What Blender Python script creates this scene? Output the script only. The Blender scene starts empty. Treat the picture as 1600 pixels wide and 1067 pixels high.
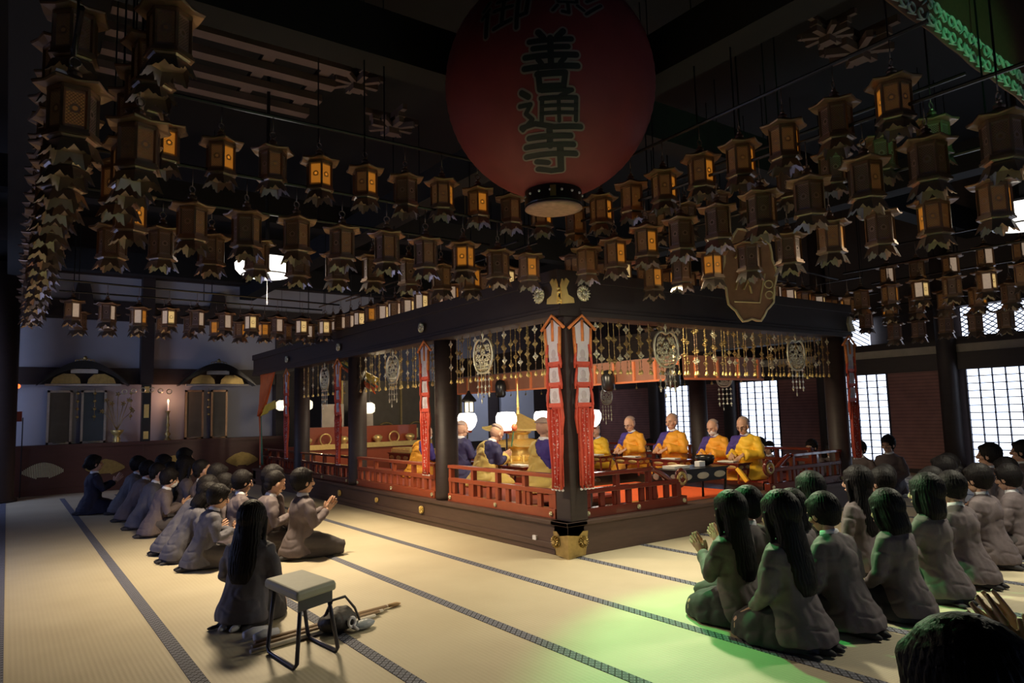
import bpy, bmesh, math, random
from mathutils import Vector, Matrix, Euler, noise
C = bpy.context.scene.collection
sc = bpy.context.scene
R = math.radians
rnd = random.Random(7)

# ---------------------------------------------------------------- camera, world, lights, exposure
cam_d = bpy.data.cameras.new('camera'); cam = bpy.data.objects.new('camera', cam_d); C.objects.link(cam)
cam_d.sensor_width = 36; cam_d.lens = 1095.93/1600*36; cam_d.clip_start = .05; cam_d.clip_end = 100
CAM = Vector((-4.660, -5.575, 1.45))
PITCH, ROLL, YAW = 0.1005, -0.0262, 0.9471
fw = Vector((math.cos(PITCH)*math.cos(YAW), math.cos(PITCH)*math.sin(YAW), math.sin(PITCH)))
r0 = Vector((math.sin(YAW), -math.cos(YAW), 0)); u0 = r0.cross(fw)
rr = math.cos(ROLL)*r0 + math.sin(ROLL)*u0; uu = -math.sin(ROLL)*r0 + math.cos(ROLL)*u0
cam.matrix_world = Matrix(((rr.x, uu.x, -fw.x, CAM.x), (rr.y, uu.y, -fw.y, CAM.y), (rr.z, uu.z, -fw.z, CAM.z), (0, 0, 0, 1)))
sc.camera = cam
vs = sc.view_settings
vs.view_transform = 'Standard'; vs.look = 'None'; vs.gamma = 1; vs.use_curve_mapping = False; vs.exposure = 0.0

w = bpy.data.worlds.new('world'); sc.world = w; w.use_nodes = True
w.node_tree.nodes['Background'].inputs[0].default_value = (.30, .34, .5, 1)
w.node_tree.nodes['Background'].inputs[1].default_value = .008

def light(name, kind, loc, target, power, col, size=.5, size_y=None, spot=60, blend=.6):
    d = bpy.data.lights.new(name, kind); o = bpy.data.objects.new(name, d); C.objects.link(o)
    d.energy = power; d.color = col
    if kind == 'AREA':
        d.size = size
        if size_y: d.shape = 'RECTANGLE'; d.size_y = size_y
    elif kind == 'SPOT':
        d.shadow_soft_size = size; d.spot_size = R(spot); d.spot_blend = blend
    else: d.shadow_soft_size = size
    o.location = loc
    o.rotation_euler = (Vector(target)-Vector(loc)).to_track_quat('-Z', 'Y').to_euler()
    return o
WARM = (1, .74, .45)
light('left_pendant_light', 'SPOT', (-2.35, 2.10, 2.90), (-2.2, 1.6, 0), 620, (1, .80, .52), .16, spot=155, blend=.9)
light('left_aisle_light', 'SPOT', (-1.0, 3.4, 2.35), (-1.1, 2.4, 0), 120, (1, .80, .50), .2, spot=125, blend=1)
light('right_pendant_light', 'SPOT', (2.42, -3.38, 2.84), (1.2, -3.0, 0), 270, (1, .93, .70), .16, spot=155, blend=.9)
light('sanctuary_front_light', 'SPOT', (.7, -.75, 2.7), (.1, -2.5, 0), 430, (1, .92, .66), .10, spot=125, blend=1)
light('green_stage_light', 'SPOT', (-.35, -.75, 2.5), (-.55, -3.95, 0), 290, (.10, 1, .24), .06, spot=78, blend=.5)
light('green_stage_light', 'SPOT', (-.9, -7.4, 2.2), (1.0, -3.5, 3.86), 170, (.14, 1, .35), .05, spot=20, blend=.6)
light('sanctuary_light', 'AREA', (1.7, .5, 2.35), (4.1, 1.8, .9), 48, (1, .80, .50), .8)
light('sanctuary_light', 'AREA', (.5, 5.4, 2.35), (1.5, 4.4, .6), 26, (1, .80, .50), .6)
light('altar_light', 'AREA', (1.2, 2.2, 2.3), (2.6, 4.4, 1.0), 50, (1, .84, .58), .5)
light('altar_light', 'AREA', (1.5, 7.0, 2.35), (1.5, 9.2, .8), 18, (1, .80, .58), .5)
light('inner_hall_fill', 'AREA', (7.2, 10.2, 3.2), (7.4, 12.6, 1.4), 50, (.70, .78, 1), .8)  # added bluish fill that lifts the back wall
light('corner_beam_fill', 'SPOT', (-2.6, -2.6, 1.9), (-.1, -.1, 1.85), 240, (1, .86, .70), .12, spot=42, blend=1)  # added spot that brightens the corner banners and beam ornament
light('left_daylight_fill', 'AREA', (-6.6, 9.6, 2.6), (-2.5, 12.0, 2.6), 60, (.50, .62, 1), 1.5)  # added fill lamps for bluish daylight from the unseen left side
light('left_daylight_fill', 'AREA', (-6.8, 3.0, 1.0), (-3.0, 3.0, .2), 30, (.42, .52, 1), 2.0, .9)

# ---------------------------------------------------------------- materials
def nt(name):
    m = bpy.data.materials.new(name); m.use_nodes = True
    return m, m.node_tree, m.node_tree.nodes['Principled BSDF']
def N(t, kind, **kw):
    n = t.nodes.new(kind)
    for k, v in kw.items():
        if k.startswith('i_'):
            key = k[2:]; key = int(key) if key.isdigit() else key
            n.inputs[key].default_value = v
        else: setattr(n, k, v)
    return n
def c4(c): return (c[0], c[1], c[2], 1)
def mat(name, col, rough=.6, metal=0, var=.15, scale=8, bump=0, em=None, es=0, coat=0, stretch=(1, 1, 1)):
    m, t, b = nt(name)
    tc = N(t, 'ShaderNodeTexCoord'); mp = N(t, 'ShaderNodeMapping'); mp.inputs['Scale'].default_value = stretch
    nz = N(t, 'ShaderNodeTexNoise', i_Scale=scale, i_Detail=5)
    t.links.new(tc.outputs['Object'], mp.inputs[0]); t.links.new(mp.outputs[0], nz.inputs['Vector'])
    mx = N(t, 'ShaderNodeMixRGB'); mx.inputs[1].default_value = c4([c*(1-var) for c in col]); mx.inputs[2].default_value = c4([min(1, c*(1+var)) for c in col])
    t.links.new(nz.outputs['Fac'], mx.inputs[0]); t.links.new(mx.outputs[0], b.inputs['Base Color'])
    b.inputs['Roughness'].default_value = rough; b.inputs['Metallic'].default_value = metal
    if coat: b.inputs['Coat Weight'].default_value = coat
    if bump:
        bp = N(t, 'ShaderNodeBump', i_Strength=bump, i_Distance=.01); t.links.new(nz.outputs['Fac'], bp.inputs['Height']); t.links.new(bp.outputs[0], b.inputs['Normal'])
    if em: b.inputs['Emission Color'].default_value = c4(em); b.inputs['Emission Strength'].default_value = es
    return m
def math_n(t, op, a, b=None):
    n = N(t, 'ShaderNodeMath', operation=op)
    for i, v in enumerate((a, b)):
        if v is None: continue
        if isinstance(v, (int, float)): n.inputs[i].default_value = v
        else: t.links.new(v, n.inputs[i])
    return n.outputs[0]

M = {}
def tatami():
    m, t, b = nt('tatami'); tc = N(t, 'ShaderNodeTexCoord'); sp = N(t, 'ShaderNodeSeparateXYZ'); t.links.new(tc.outputs['Object'], sp.inputs[0])
    w1 = math_n(t, 'SINE', math_n(t, 'MULTIPLY', sp.outputs[1], 2*math.pi/.016))
    w2 = math_n(t, 'SINE', math_n(t, 'MULTIPLY', sp.outputs[0], 2*math.pi/.03))
    pr = math_n(t, 'ADD', w1, math_n(t, 'MULTIPLY', w2, .5))
    nz = N(t, 'ShaderNodeTexNoise', i_Scale=1.6, i_Detail=6); t.links.new(tc.outputs['Object'], nz.inputs['Vector'])
    f = math_n(t, 'ADD', math_n(t, 'MULTIPLY', pr, .06), nz.outputs['Fac'])
    mx = N(t, 'ShaderNodeMixRGB'); mx.inputs[1].default_value = (.50, .42, .28, 1); mx.inputs[2].default_value = (.68, .60, .43, 1)
    t.links.new(f, mx.inputs[0]); t.links.new(mx.outputs[0], b.inputs['Base Color']); b.inputs['Roughness'].default_value = .55
    bp = N(t, 'ShaderNodeBump', i_Strength=.25, i_Distance=.002); t.links.new(pr, bp.inputs['Height']); t.links.new(bp.outputs[0], b.inputs['Normal'])
    return m
M['tatami'] = tatami()
def heri():
    # woven border cloth: dark net of lozenges on pale blue-grey; pattern in metres along object x / y
    m, t, b = nt('heri_cloth'); tc = N(t, 'ShaderNodeTexCoord'); sp = N(t, 'ShaderNodeSeparateXYZ'); t.links.new(tc.outputs['Object'], sp.inputs[0])
    y = math_n(t, 'MULTIPLY', sp.outputs[1], math.pi/.055); x = math_n(t, 'MULTIPLY', sp.outputs[0], math.pi/.055)
    a = math_n(t, 'ABSOLUTE', math_n(t, 'SINE', math_n(t, 'ADD', y, x))); c = math_n(t, 'ABSOLUTE', math_n(t, 'SINE', math_n(t, 'SUBTRACT', y, x)))
    mn = math_n(t, 'MINIMUM', a, c); ln = math_n(t, 'LESS_THAN', mn, .42)
    dots = math_n(t, 'GREATER_THAN', mn, .8); dk = math_n(t, 'MAXIMUM', ln, math_n(t, 'MULTIPLY', dots, .6))
    mx = N(t, 'ShaderNodeMixRGB'); mx.inputs[1].default_value = (.25, .26, .33, 1); mx.inputs[2].default_value = (.035, .035, .05, 1)
    t.links.new(dk, mx.inputs[0]); t.links.new(mx.outputs[0], b.inputs['Base Color']); b.inputs['Roughness'].default_value = .8
    return m
M['heri'] = heri()
def ribbed(name, col, pitch, amt=.35):
    m, t, b = nt(name); tc = N(t, 'ShaderNodeTexCoord'); sp = N(t, 'ShaderNodeSeparateXYZ'); t.links.new(tc.outputs['Object'], sp.inputs[0])
    s = math_n(t, 'FRACT', math_n(t, 'DIVIDE', sp.outputs[2], pitch)); l = math_n(t, 'LESS_THAN', s, .25)
    nz = N(t, 'ShaderNodeTexNoise', i_Scale=5, i_Detail=4); t.links.new(tc.outputs['Object'], nz.inputs['Vector'])
    f = math_n(t, 'MULTIPLY', math_n(t, 'ADD', math_n(t, 'MULTIPLY', l, .6), nz.outputs['Fac']), .7)
    mx = N(t, 'ShaderNodeMixRGB'); mx.inputs[1].default_value = c4([c*(1+amt) for c in col]); mx.inputs[2].default_value = c4([c*(1-amt*1.6) for c in col])
    t.links.new(f, mx.inputs[0]); t.links.new(mx.outputs[0], b.inputs['Base Color']); b.inputs['Roughness'].default_value = .55
    return m
M['slat_door'] = ribbed('slatted_red_brown_wood', (.27, .115, .10), .07)
M['wood_dark'] = mat('dark_timber', (.036, .023, .021), .55, scale=4, stretch=(1, 1, 6), var=.35)
M['wood_sill'] = mat('sill_timber', (.085, .048, .038), .5, scale=5, stretch=(1, 1, 8), var=.3)
M['wood_beam'] = mat('beam_timber', (.032, .021, .019), .6, scale=5, stretch=(1, 1, 6), var=.3)
M['wood_red'] = mat('vermilion_rail', (.33, .072, .03), .35, scale=12, var=.15, coat=.3)
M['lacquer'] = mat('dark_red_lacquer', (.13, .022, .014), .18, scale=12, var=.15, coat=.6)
M['shrine_red'] = mat('shrine_base_wood', (.10, .034, .026), .4, scale=3, stretch=(1, 1, 5), var=.25)
M['black'] = mat('black_lacquer', (.012, .011, .012), .3)
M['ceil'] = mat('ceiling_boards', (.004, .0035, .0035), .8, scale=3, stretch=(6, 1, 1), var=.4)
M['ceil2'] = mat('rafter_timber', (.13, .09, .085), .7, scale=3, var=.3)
M['plaster'] = mat('pale_plaster', (.40, .40, .45), .8, scale=2, var=.1)
M['plaster_w'] = mat('cream_plaster', (.50, .44, .36), .8, scale=6, var=.3)
M['brass'] = mat('aged_brass', (.30, .19, .12), .42, .7, scale=14, var=.35, bump=.15)
M['brass_l'] = mat('bright_lantern_brass', (.34, .27, .22), .36, .8, scale=14, var=.25)
M['gold'] = mat('gold_leaf', (.95, .66, .24), .34, .55, scale=20, var=.2, bump=.2)
M['gold_d'] = mat('dull_gold', (.45, .33, .13), .4, .8, scale=20, var=.35, bump=.3)
M['silver'] = mat('pale_gilt', (.82, .78, .56), .32, .6, scale=30, var=.2, bump=.2)
M['red_paper'] = mat('red_lantern_paper', (.20, .028, .036), .65, scale=6, var=.15)
M['ink'] = mat('black_ink', (.012, .014, .018), .7)
M['ink_edge'] = mat('grey_ink_outline', (.24, .19, .18), .8)
M['ban_red'] = mat('banner_red', (.62, .085, .045), .6, scale=30, var=.25)
M['ban_white'] = mat('banner_white', (.66, .62, .66), .7, scale=25, var=.12)
M['ban_orange'] = mat('banner_orange', (.68, .22, .06), .6, scale=40, var=.3)
def silver_weave():
    m, t, b = nt('red_silver_brocade'); tc = N(t, 'ShaderNodeTexCoord')
    v = N(t, 'ShaderNodeTexVoronoi', i_Scale=42.0); t.links.new(tc.outputs['Object'], v.inputs['Vector'])
    l = math_n(t, 'LESS_THAN', v.outputs['Distance'], .34)
    mx = N(t, 'ShaderNodeMixRGB'); mx.inputs[1].default_value = (.52, .06, .035, 1); mx.inputs[2].default_value = (.72, .55, .52, 1)
    t.links.new(l, mx.inputs[0]); t.links.new(mx.outputs[0], b.inputs['Base Color']); b.inputs['Roughness'].default_value = .55
    return m
M['brocade'] = silver_weave()
M['skin'] = mat('skin', (.56, .33, .23), .5, scale=20, var=.08)
M['eye'] = mat('eye_dark', (.02, .015, .012), .3)
M['lip'] = mat('lip', (.42, .17, .14), .5)
M['hair'] = mat('black_hair', (.010, .008, .009), .55, scale=30, stretch=(4, 4, 1), var=.3, bump=.4)
M['hair'].node_tree.nodes['Principled BSDF'].inputs['Specular IOR Level'].default_value = .18
M['stubble'] = mat('shaved_scalp', (.40, .30, .27), .6, scale=60, var=.1)
M['jacket'] = mat('grey_brown_blazer', (.135, .105, .112), .75, scale=60, var=.15, bump=.1)
M['jacket_b'] = mat('blue_grey_blazer', (.105, .10, .125), .75, scale=60, var=.15, bump=.1)
M['skirt'] = mat('charcoal_cloth', (.035, .032, .038), .8, scale=50, var=.2)
M['trouser'] = mat('grey_trousers', (.075, .065, .07), .8, scale=50, var=.15)
M['navy'] = mat('navy_cardigan', (.020, .020, .045), .8, scale=50, var=.15)
M['white'] = mat('white_cotton', (.80, .80, .85), .7, scale=30, var=.05)
M['sock'] = mat('white_sock', (.72, .72, .78), .8, scale=60, var=.08)
M['purple'] = mat('purple_robe', (.055, .035, .24), .7, scale=20, var=.2)
M['robe_navy'] = mat('dark_blue_robe', (.03, .028, .10), .7, scale=20, var=.2)
M['robe_gold'] = mat('saffron_robe', (.78, .36, .03), .6, scale=15, var=.12)
M['robe_yellow'] = mat('yellow_robe', (.90, .56, .04), .6, scale=15, var=.12)
M['robe_tan'] = mat('mustard_robe', (.58, .43, .12), .6, scale=15, var=.15)
M['carpet'] = mat('orange_carpet', (.85, .13, .03), .8, scale=30, var=.15)
M['floor_gloss'] = mat('polished_floor', (.05, .028, .024), .14, scale=3, var=.3, coat=.5)
M['cushion'] = mat('grey_vinyl', (.33, .33, .26), .55, scale=30, var=.08)
M['steel'] = mat('painted_steel', (.05, .05, .075), .35, .5)
M['lamp'] = mat('lit_white_shade', (1, .97, .9), .5, em=(1, .95, .86), es=5)
M['lamp_big'] = mat('lit_paper_drum', (1, .97, .9), .5, em=(1, .96, .86), es=2.6)
M['lamp_small'] = mat('lit_paper_small', (1, .93, .7), .5, em=(1, .90, .65), es=1.3)
M['flame'] = mat('flame', (1, .8, .4), .5, em=(1, .62, .25), es=14)
M['red_led'] = mat('red_indicator', (1, .1, .02), .5, em=(1, .10, .02), es=4)
M['glass_red'] = mat('red_frame', (.35, .05, .03), .4)
M['shoji'] = mat('backlit_shoji_paper', (.9, .93, 1), .8, em=(.70, .80, 1.0), es=2.6)
M['window_fill'] = mat('unseen_window_fill', (.9, .93, 1), .8, em=(.35, .47, 1.0), es=1.1)  # fill glow for the windows added on unseen walls
M['lat'] = mat('lattice_timber', (.03, .025, .05), .6)
M['cloth_brown'] = mat('canopy_brocade', (.13, .055, .025), .7, scale=30, var=.3)
M['cloth_scroll'] = mat('canopy_scroll_thread', (.55, .66, .55), .6, scale=60, var=.3)
M['orange_silk'] = mat('orange_silk', (.68, .12, .02), .5, scale=8, var=.2)
M['yellow_silk'] = mat('yellow_silk', (.80, .55, .05), .5)
M['green_silk'] = mat('green_silk', (.05, .16, .08), .5)
M['plaque'] = mat('plaque_brown', (.34, .18, .10), .55, scale=15, var=.3)
M['plaque_gold'] = mat('plaque_pale_gilt', (.80, .68, .40), .5, .1)
M['bag_black'] = mat('black_bag_fabric', (.02, .017, .018), .6, scale=30, var=.3, bump=.3)
M['parasol'] = mat('pale_rolled_cloth', (.66, .60, .50), .8, scale=12, var=.25)
M['photo_screen'] = mat('dim_gilt_door', (.10, .085, .06), .5, scale=6, var=.3)
M['screen_dark'] = mat('dark_glass_door', (.05, .06, .065), .25, scale=3, var=.2)
M['frame_pale'] = mat('pale_worn_frame', (.52, .46, .38), .6, scale=12, var=.3)
M['book'] = mat('white_paper', (.8, .78, .72), .7)
M['beige'] = mat('beige_folder', (.60, .52, .38), .7)

def lattice(name, base, em, es):
    m, t, b = nt(name); uv = N(t, 'ShaderNodeUVMap'); uv.uv_map = 'UVMap'; sp = N(t, 'ShaderNodeSeparateXYZ'); t.links.new(uv.outputs[0], sp.inputs[0])
    u = math_n(t, 'MULTIPLY', sp.outputs[0], math.pi*6); v = math_n(t, 'MULTIPLY', sp.outputs[1], math.pi*12)
    a = math_n(t, 'ABSOLUTE', math_n(t, 'SINE', math_n(t, 'ADD', u, v))); c = math_n(t, 'ABSOLUTE', math_n(t, 'SINE', math_n(t, 'SUBTRACT', u, v)))
    hole = math_n(t, 'GREATER_THAN', math_n(t, 'MINIMUM', a, c), .45)
    du = math_n(t, 'SUBTRACT', sp.outputs[0], .5); dv = math_n(t, 'MULTIPLY', math_n(t, 'SUBTRACT', sp.outputs[1], .52), 2.1)
    d = math_n(t, 'SQRT', math_n(t, 'ADD', math_n(t, 'MULTIPLY', du, du), math_n(t, 'MULTIPLY', dv, dv)))
    rg = math_n(t, 'GREATER_THAN', d, .24); core = math_n(t, 'LESS_THAN', d, .12)
    hole = math_n(t, 'MAXIMUM', math_n(t, 'MULTIPLY', hole, rg), core)
    ins = math_n(t, 'LESS_THAN', math_n(t, 'ABSOLUTE', du), .40); inv = math_n(t, 'LESS_THAN', math_n(t, 'ABSOLUTE', math_n(t, 'SUBTRACT', sp.outputs[1], .52)), .40)
    hole = math_n(t, 'MULTIPLY', hole, math_n(t, 'MULTIPLY', ins, inv))
    mx = N(t, 'ShaderNodeMixRGB'); mx.inputs[1].default_value = c4(base); mx.inputs[2].default_value = (.05, .03, .015, 1)
    t.links.new(hole, mx.inputs[0]); t.links.new(mx.outputs[0], b.inputs['Base Color'])
    b.inputs['Metallic'].default_value = .6; b.inputs['Roughness'].default_value = .42
    b.inputs['Emission Color'].default_value = c4(em)
    s = math_n(t, 'ADD', math_n(t, 'MULTIPLY', hole, es), es*.07); t.links.new(s, b.inputs['Emission Strength'])
    return m
M['pan_off'] = lattice('lattice_panel_unlit', (.42, .30, .25), (1, .5, .2), .008)
M['pan_dim'] = lattice('lattice_panel_dim', (.45, .31, .22), (1, .40, .10), .05)
M['pan_lit'] = lattice('lattice_panel_lit', (.45, .30, .14), (1, .33, .03), .50)
M['pan_glint'] = mat('pale_panel_painted_glint', (.75, .66, .58), .5, .2, scale=40, var=.2, em=(1, .72, .50), es=.22)  # nearby light caught on the facets, painted in as a pale glow
M['pan_hot'] = lattice('lattice_panel_bright', (.8, .62, .35), (1, .66, .25), 1.0)

# ---------------------------------------------------------------- mesh helpers
class MB:
    def __init__(s): s.v = []; s.f = []; s.mi = []; s.uv = []; s.m = 0
    def add(s, vs_, fs_, uv=None):
        o = len(s.v); s.v += [tuple(x) for x in vs_]
        for i, f in enumerate(fs_):
            s.f.append(tuple(o+k for k in f)); s.mi.append(s.m); s.uv.append(uv[i] if uv else None)
        return s
    def box(s, lo, hi, rot=None):
        x0, y0, z0 = lo; x1, y1, z1 = hi
        P = [(x0, y0, z0), (x1, y0, z0), (x1, y1, z0), (x0, y1, z0), (x0, y0, z1), (x1, y0, z1), (x1, y1, z1), (x0, y1, z1)]
        return s.add(P, [(3, 2, 1, 0), (4, 5, 6, 7), (0, 1, 5, 4), (1, 2, 6, 5), (2, 3, 7, 6), (3, 0, 4, 7)])
    def cbox(s, c, d, rz=0, rx=0, ry=0):
        E_ = Euler((rx, ry, rz)).to_matrix(); P = []
        for sz in (-.5, .5):
            for sx, sy in ((-.5, -.5), (.5, -.5), (.5, .5), (-.5, .5)): P.append(Vector(c)+E_ @ Vector((sx*d[0], sy*d[1], sz*d[2])))
        return s.add(P, [(3, 2, 1, 0), (4, 5, 6, 7), (0, 1, 5, 4), (1, 2, 6, 5), (2, 3, 7, 6), (3, 0, 4, 7)])
    def rings(s, rg, cap=True):
        n = len(rg[0]); P = [p for r in rg for p in r]; F = []
        for k in range(len(rg)-1):
            for i in range(n): j = (i+1) % n; F.append((k*n+i, k*n+j, (k+1)*n+j, (k+1)*n+i))
        if cap: F.append(tuple(range(n-1, -1, -1))); F.append(tuple((len(rg)-1)*n+i for i in range(n)))
        return s.add(P, F)
    def lathe(s, prof, n=20, c=(0, 0, 0), cap=True, ph=0):
        rg = [[(c[0]+r*math.cos(2*math.pi*i/n+ph), c[1]+r*math.sin(2*math.pi*i/n+ph), c[2]+z) for i in range(n)] for r, z in prof]
        return s.rings(rg, cap)
    def tube(s, pts, rad, n=10, flat=1.0, cap=True):
        pts = [Vector(p) for p in pts]
        if not isinstance(rad, (list, tuple)): rad = [rad]*len(pts)
        rg = []; up = None
        for i, p in enumerate(pts):
            d = (pts[min(i+1, len(pts)-1)]-pts[max(i-1, 0)]).normalized()
            if up is None: up = Vector((0, 0, 1)) if abs(d.z) < .9 else Vector((1, 0, 0))
            a = d.cross(up).normalized(); b_ = a.cross(d).normalized(); up = b_
            rg.append([p+a*math.cos(2*math.pi*k/n)*rad[i]+b_*math.sin(2*math.pi*k/n)*rad[i]*flat for k in range(n)])
        return s.rings(rg, cap)
    def loft(s, secs, n=20):   # secs: (center, rx, ry, [axis x vec, axis y vec])
        rg = []
        for q in secs:
            c = Vector(q[0]); ax = Vector(q[3]) if len(q) > 3 else Vector((1, 0, 0)); ay = Vector(q[4]) if len(q) > 4 else Vector((0, 1, 0))
            rg.append([c+ax*math.cos(2*math.pi*k/n)*q[1]+ay*math.sin(2*math.pi*k/n)*q[2] for k in range(n)])
        return s.rings(rg)
    def ell(s, c, r, n=14, mtx=None):
        rg = []; m_ = n//2
        for j in range(1, m_):
            th = math.pi*j/m_; rg.append([Vector((r[0]*math.sin(th)*math.cos(2*math.pi*i/n), r[1]*math.sin(th)*math.sin(2*math.pi*i/n), -r[2]*math.cos(th))) for i in range(n)])
        rg = [[Vector(c)+(mtx @ p if mtx else p) for p in g] for g in rg]
        o = len(s.v); s.rings(rg, False); top = len(s.v)
        e = Vector((0, 0, r[2])); e = mtx @ e if mtx else e
        s.v += [tuple(Vector(c)-e), tuple(Vector(c)+e)]; L = o+(len(rg)-1)*n
        for i in range(n):
            j = (i+1) % n; s.f.append((top, o+j, o+i)); s.mi.append(s.m); s.uv.append(None)
            s.f.append((top+1, L+i, L+j)); s.mi.append(s.m); s.uv.append(None)
        return s
    def prism(s, poly, a, b, plane='XZ'):   # poly 2D extruded between a and b along the missing axis
        def P(u, v, w_): return {'XZ': (u, w_, v), 'YZ': (w_, u, v), 'XY': (u, v, w_)}[plane]
        n = len(poly); V = [P(u, v, a) for u, v in poly]+[P(u, v, b) for u, v in poly]
        F = [tuple(range(n)), tuple(range(2*n-1, n-1, -1))]+[(i, i+n, (i+1) % n+n, (i+1) % n) for i in range(n)]
        return s.add(V, F)
    def torus(s, c, R_, r, n=16, m=6, plane='XZ'):
        rg = []
        for i in range(n+1):
            a = 2*math.pi*i/n; ring = []
            for k in range(m):
                b_ = 2*math.pi*k/m; q = R_+r*math.cos(b_); w_ = r*math.sin(b_)
                u, v = q*math.cos(a), q*math.sin(a)
                ring.append(Vector(c)+Vector({'XZ': (u, w_, v), 'YZ': (w_, u, v), 'XY': (u, v, w_)}[plane]))
            rg.append(ring)
        return s.rings(rg, False)
    def xf(s, mtx, start=0):
        for i in range(start, len(s.v)): s.v[i] = tuple(mtx @ Vector(s.v[i]))
        return s
    def mesh(s, name, mats, smooth=False):
        me = bpy.data.meshes.new(name); me.from_pydata(s.v, [], s.f); 
        for m_ in (mats if isinstance(mats, (list, tuple)) else [mats]): me.materials.append(m_)
        me.polygons.foreach_set('material_index', s.mi)
        if any(u for u in s.uv):
            L = me.uv_layers.new(name='UVMap'); k = 0
            for p, u in zip(me.polygons, s.uv):
                for j in range(p.loop_total): L.data[p.loop_start+j].uv = u[j] if u else (0, 0)
        bm = bmesh.new(); bm.from_mesh(me); bmesh.ops.recalc_face_normals(bm, faces=bm.faces); bm.to_mesh(me); bm.free()
        if smooth: me.polygons.foreach_set('use_smooth', [True]*len(me.polygons))
        me.update(); return me
    def build(s, name, mats, parent=None, loc=(0, 0, 0), rz=0, smooth=False, bevel=0):
        return link(name, s.mesh(name, mats, smooth), parent, loc, rz, bevel)
def link(name, me, parent=None, loc=(0, 0, 0), rz=0, bevel=0):
    o = bpy.data.objects.new(name, me); C.objects.link(o); o.location = loc; o.rotation_euler.z = rz
    if parent: o.parent = parent
    if bevel:
        b = o.modifiers.new('bevel', 'BEVEL'); b.width = bevel; b.segments = 2; b.limit_method = 'ANGLE'
    return o
def tag(o, label=None, cat=None, group=None, kind=None):
    if label: o['label'] = label
    if cat: o['category'] = cat
    if group: o['group'] = group
    if kind: o['kind'] = kind
    return o
def empty(name, loc=(0, 0, 0), rz=0, label=None, cat=None, group=None):
    o = bpy.data.objects.new(name, None); C.objects.link(o); o.location = loc; o.rotation_euler.z = rz; o.empty_display_size = .1
    return tag(o, label, cat, group)
def copy_tree(o, parent=None):
    c = o.copy(); C.objects.link(c); c.parent = parent
    for ch in list(o.children): copy_tree(ch, c)
    return c
ORD = ['first', 'second', 'third', 'fourth', 'fifth', 'sixth', 'seventh', 'eighth', 'ninth', 'tenth', 'eleventh', 'twelfth', 'thirteenth', 'fourteenth', 'fifteenth', 'sixteenth', 'seventeenth', 'eighteenth', 'nineteenth', 'twentieth',
       'twenty-first', 'twenty-second', 'twenty-third', 'twenty-fourth', 'twenty-fifth', 'twenty-sixth', 'twenty-seventh', 'twenty-eighth', 'twenty-ninth', 'thirtieth']
def remesh(mb, vox, smooth_it=2, wr=0):
    me = mb.mesh('tmp', M['skin']); o = bpy.data.objects.new('tmp', me); C.objects.link(o)
    r = o.modifiers.new('r', 'REMESH'); r.mode = 'VOXEL'; r.voxel_size = vox; r.use_smooth_shade = True
    if smooth_it: s = o.modifiers.new('s', 'SMOOTH'); s.factor = .5; s.iterations = smooth_it
    dg = bpy.context.evaluated_depsgraph_get(); e = o.evaluated_get(dg); nm = bpy.data.meshes.new_from_object(e)
    bpy.data.objects.remove(o); bpy.data.meshes.remove(me)
    if wr:
        nm.update(); nr = [v.normal.copy() for v in nm.vertices]
        for v, n_ in zip(nm.vertices, nr):
            q = v.co; a = noise.noise(Vector((q.x*9, q.y*9, q.z*5)))+.5*noise.noise(Vector((q.x*20+4, q.y*20, q.z*11)))-.9*max(0, .22-abs(noise.noise(Vector((q.x*6+2, q.y*6, q.z*8)))))*3
            v.co = q+n_*a*wr
    V = [tuple(v.co) for v in nm.vertices]; F = [tuple(p.vertices) for p in nm.polygons]; bpy.data.meshes.remove(nm)
    return V, F

# ---------------------------------------------------------------- the hall
XW, YB, XL, YF, ZC = 10.5, 12.0, -7.0, -9.0, 6.0
fl = MB().box((XL, YF, -.12), (XW, YB+1, 0)).build('floor', M['tatami']); tag(fl, kind='structure')
for n in range(-10, 7):
    x = .003-n*.9334
    if 0.05 < x < 5.25: ys = [(YF, -.03)]
    elif x > 5.3 and x < 5.6: ys = [(YF, 11.0)]
    else: ys = [(YF, 10.9)]
    for y0, y1 in ys:
        MB().box((-.042, y0, -.004), (.042, y1, .0035)).build('heri_border', M['heri'], fl, (x, 0, 0))
def struct(name, mb, m, parent=None, **k):
    o = mb.build(name, m, parent, **k)
    if not parent: tag(o, kind='structure')
    return o
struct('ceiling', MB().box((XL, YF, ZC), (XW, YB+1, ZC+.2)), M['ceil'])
# right wall: posts, shoji windows, slatted doors, upper lattice
wr_ = MB()
wr_.box((XW, YF, 3.3), (XW+.2, YB, ZC)); wr_.box((XW, YF, 2.06), (XW+.2, YB, 2.40)); wr_.box((XW, YF, 2.56), (XW+.2, YB, 2.70)); wr_.box((XW+.08, YF, 0), (XW+.2, YB, .08))
wr_.box((XW-.02, YF, 2.10), (XW+.1, YB, 2.22))
wr_.box((XW+.25, YF, 0), (XW+.35, YB, ZC))
wall_r = struct('wall_right', wr_, M['wood_dark'])
MB().box((XW+.06, YF, 2.40), (XW+.18, YB, 2.56)).build('plaster_band', M['plaster_w'], wall_r)
posts = [.68, 3.28, 5.9, 8.5, 11.1, -1.95, -4.55, -7.1]
for y in posts: MB().lathe([(.17, 0), (.17, ZC)], 20).build('post', M['wood_dark'], wall_r, (XW-.05, y, 0), smooth=True)
nw = 0
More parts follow.
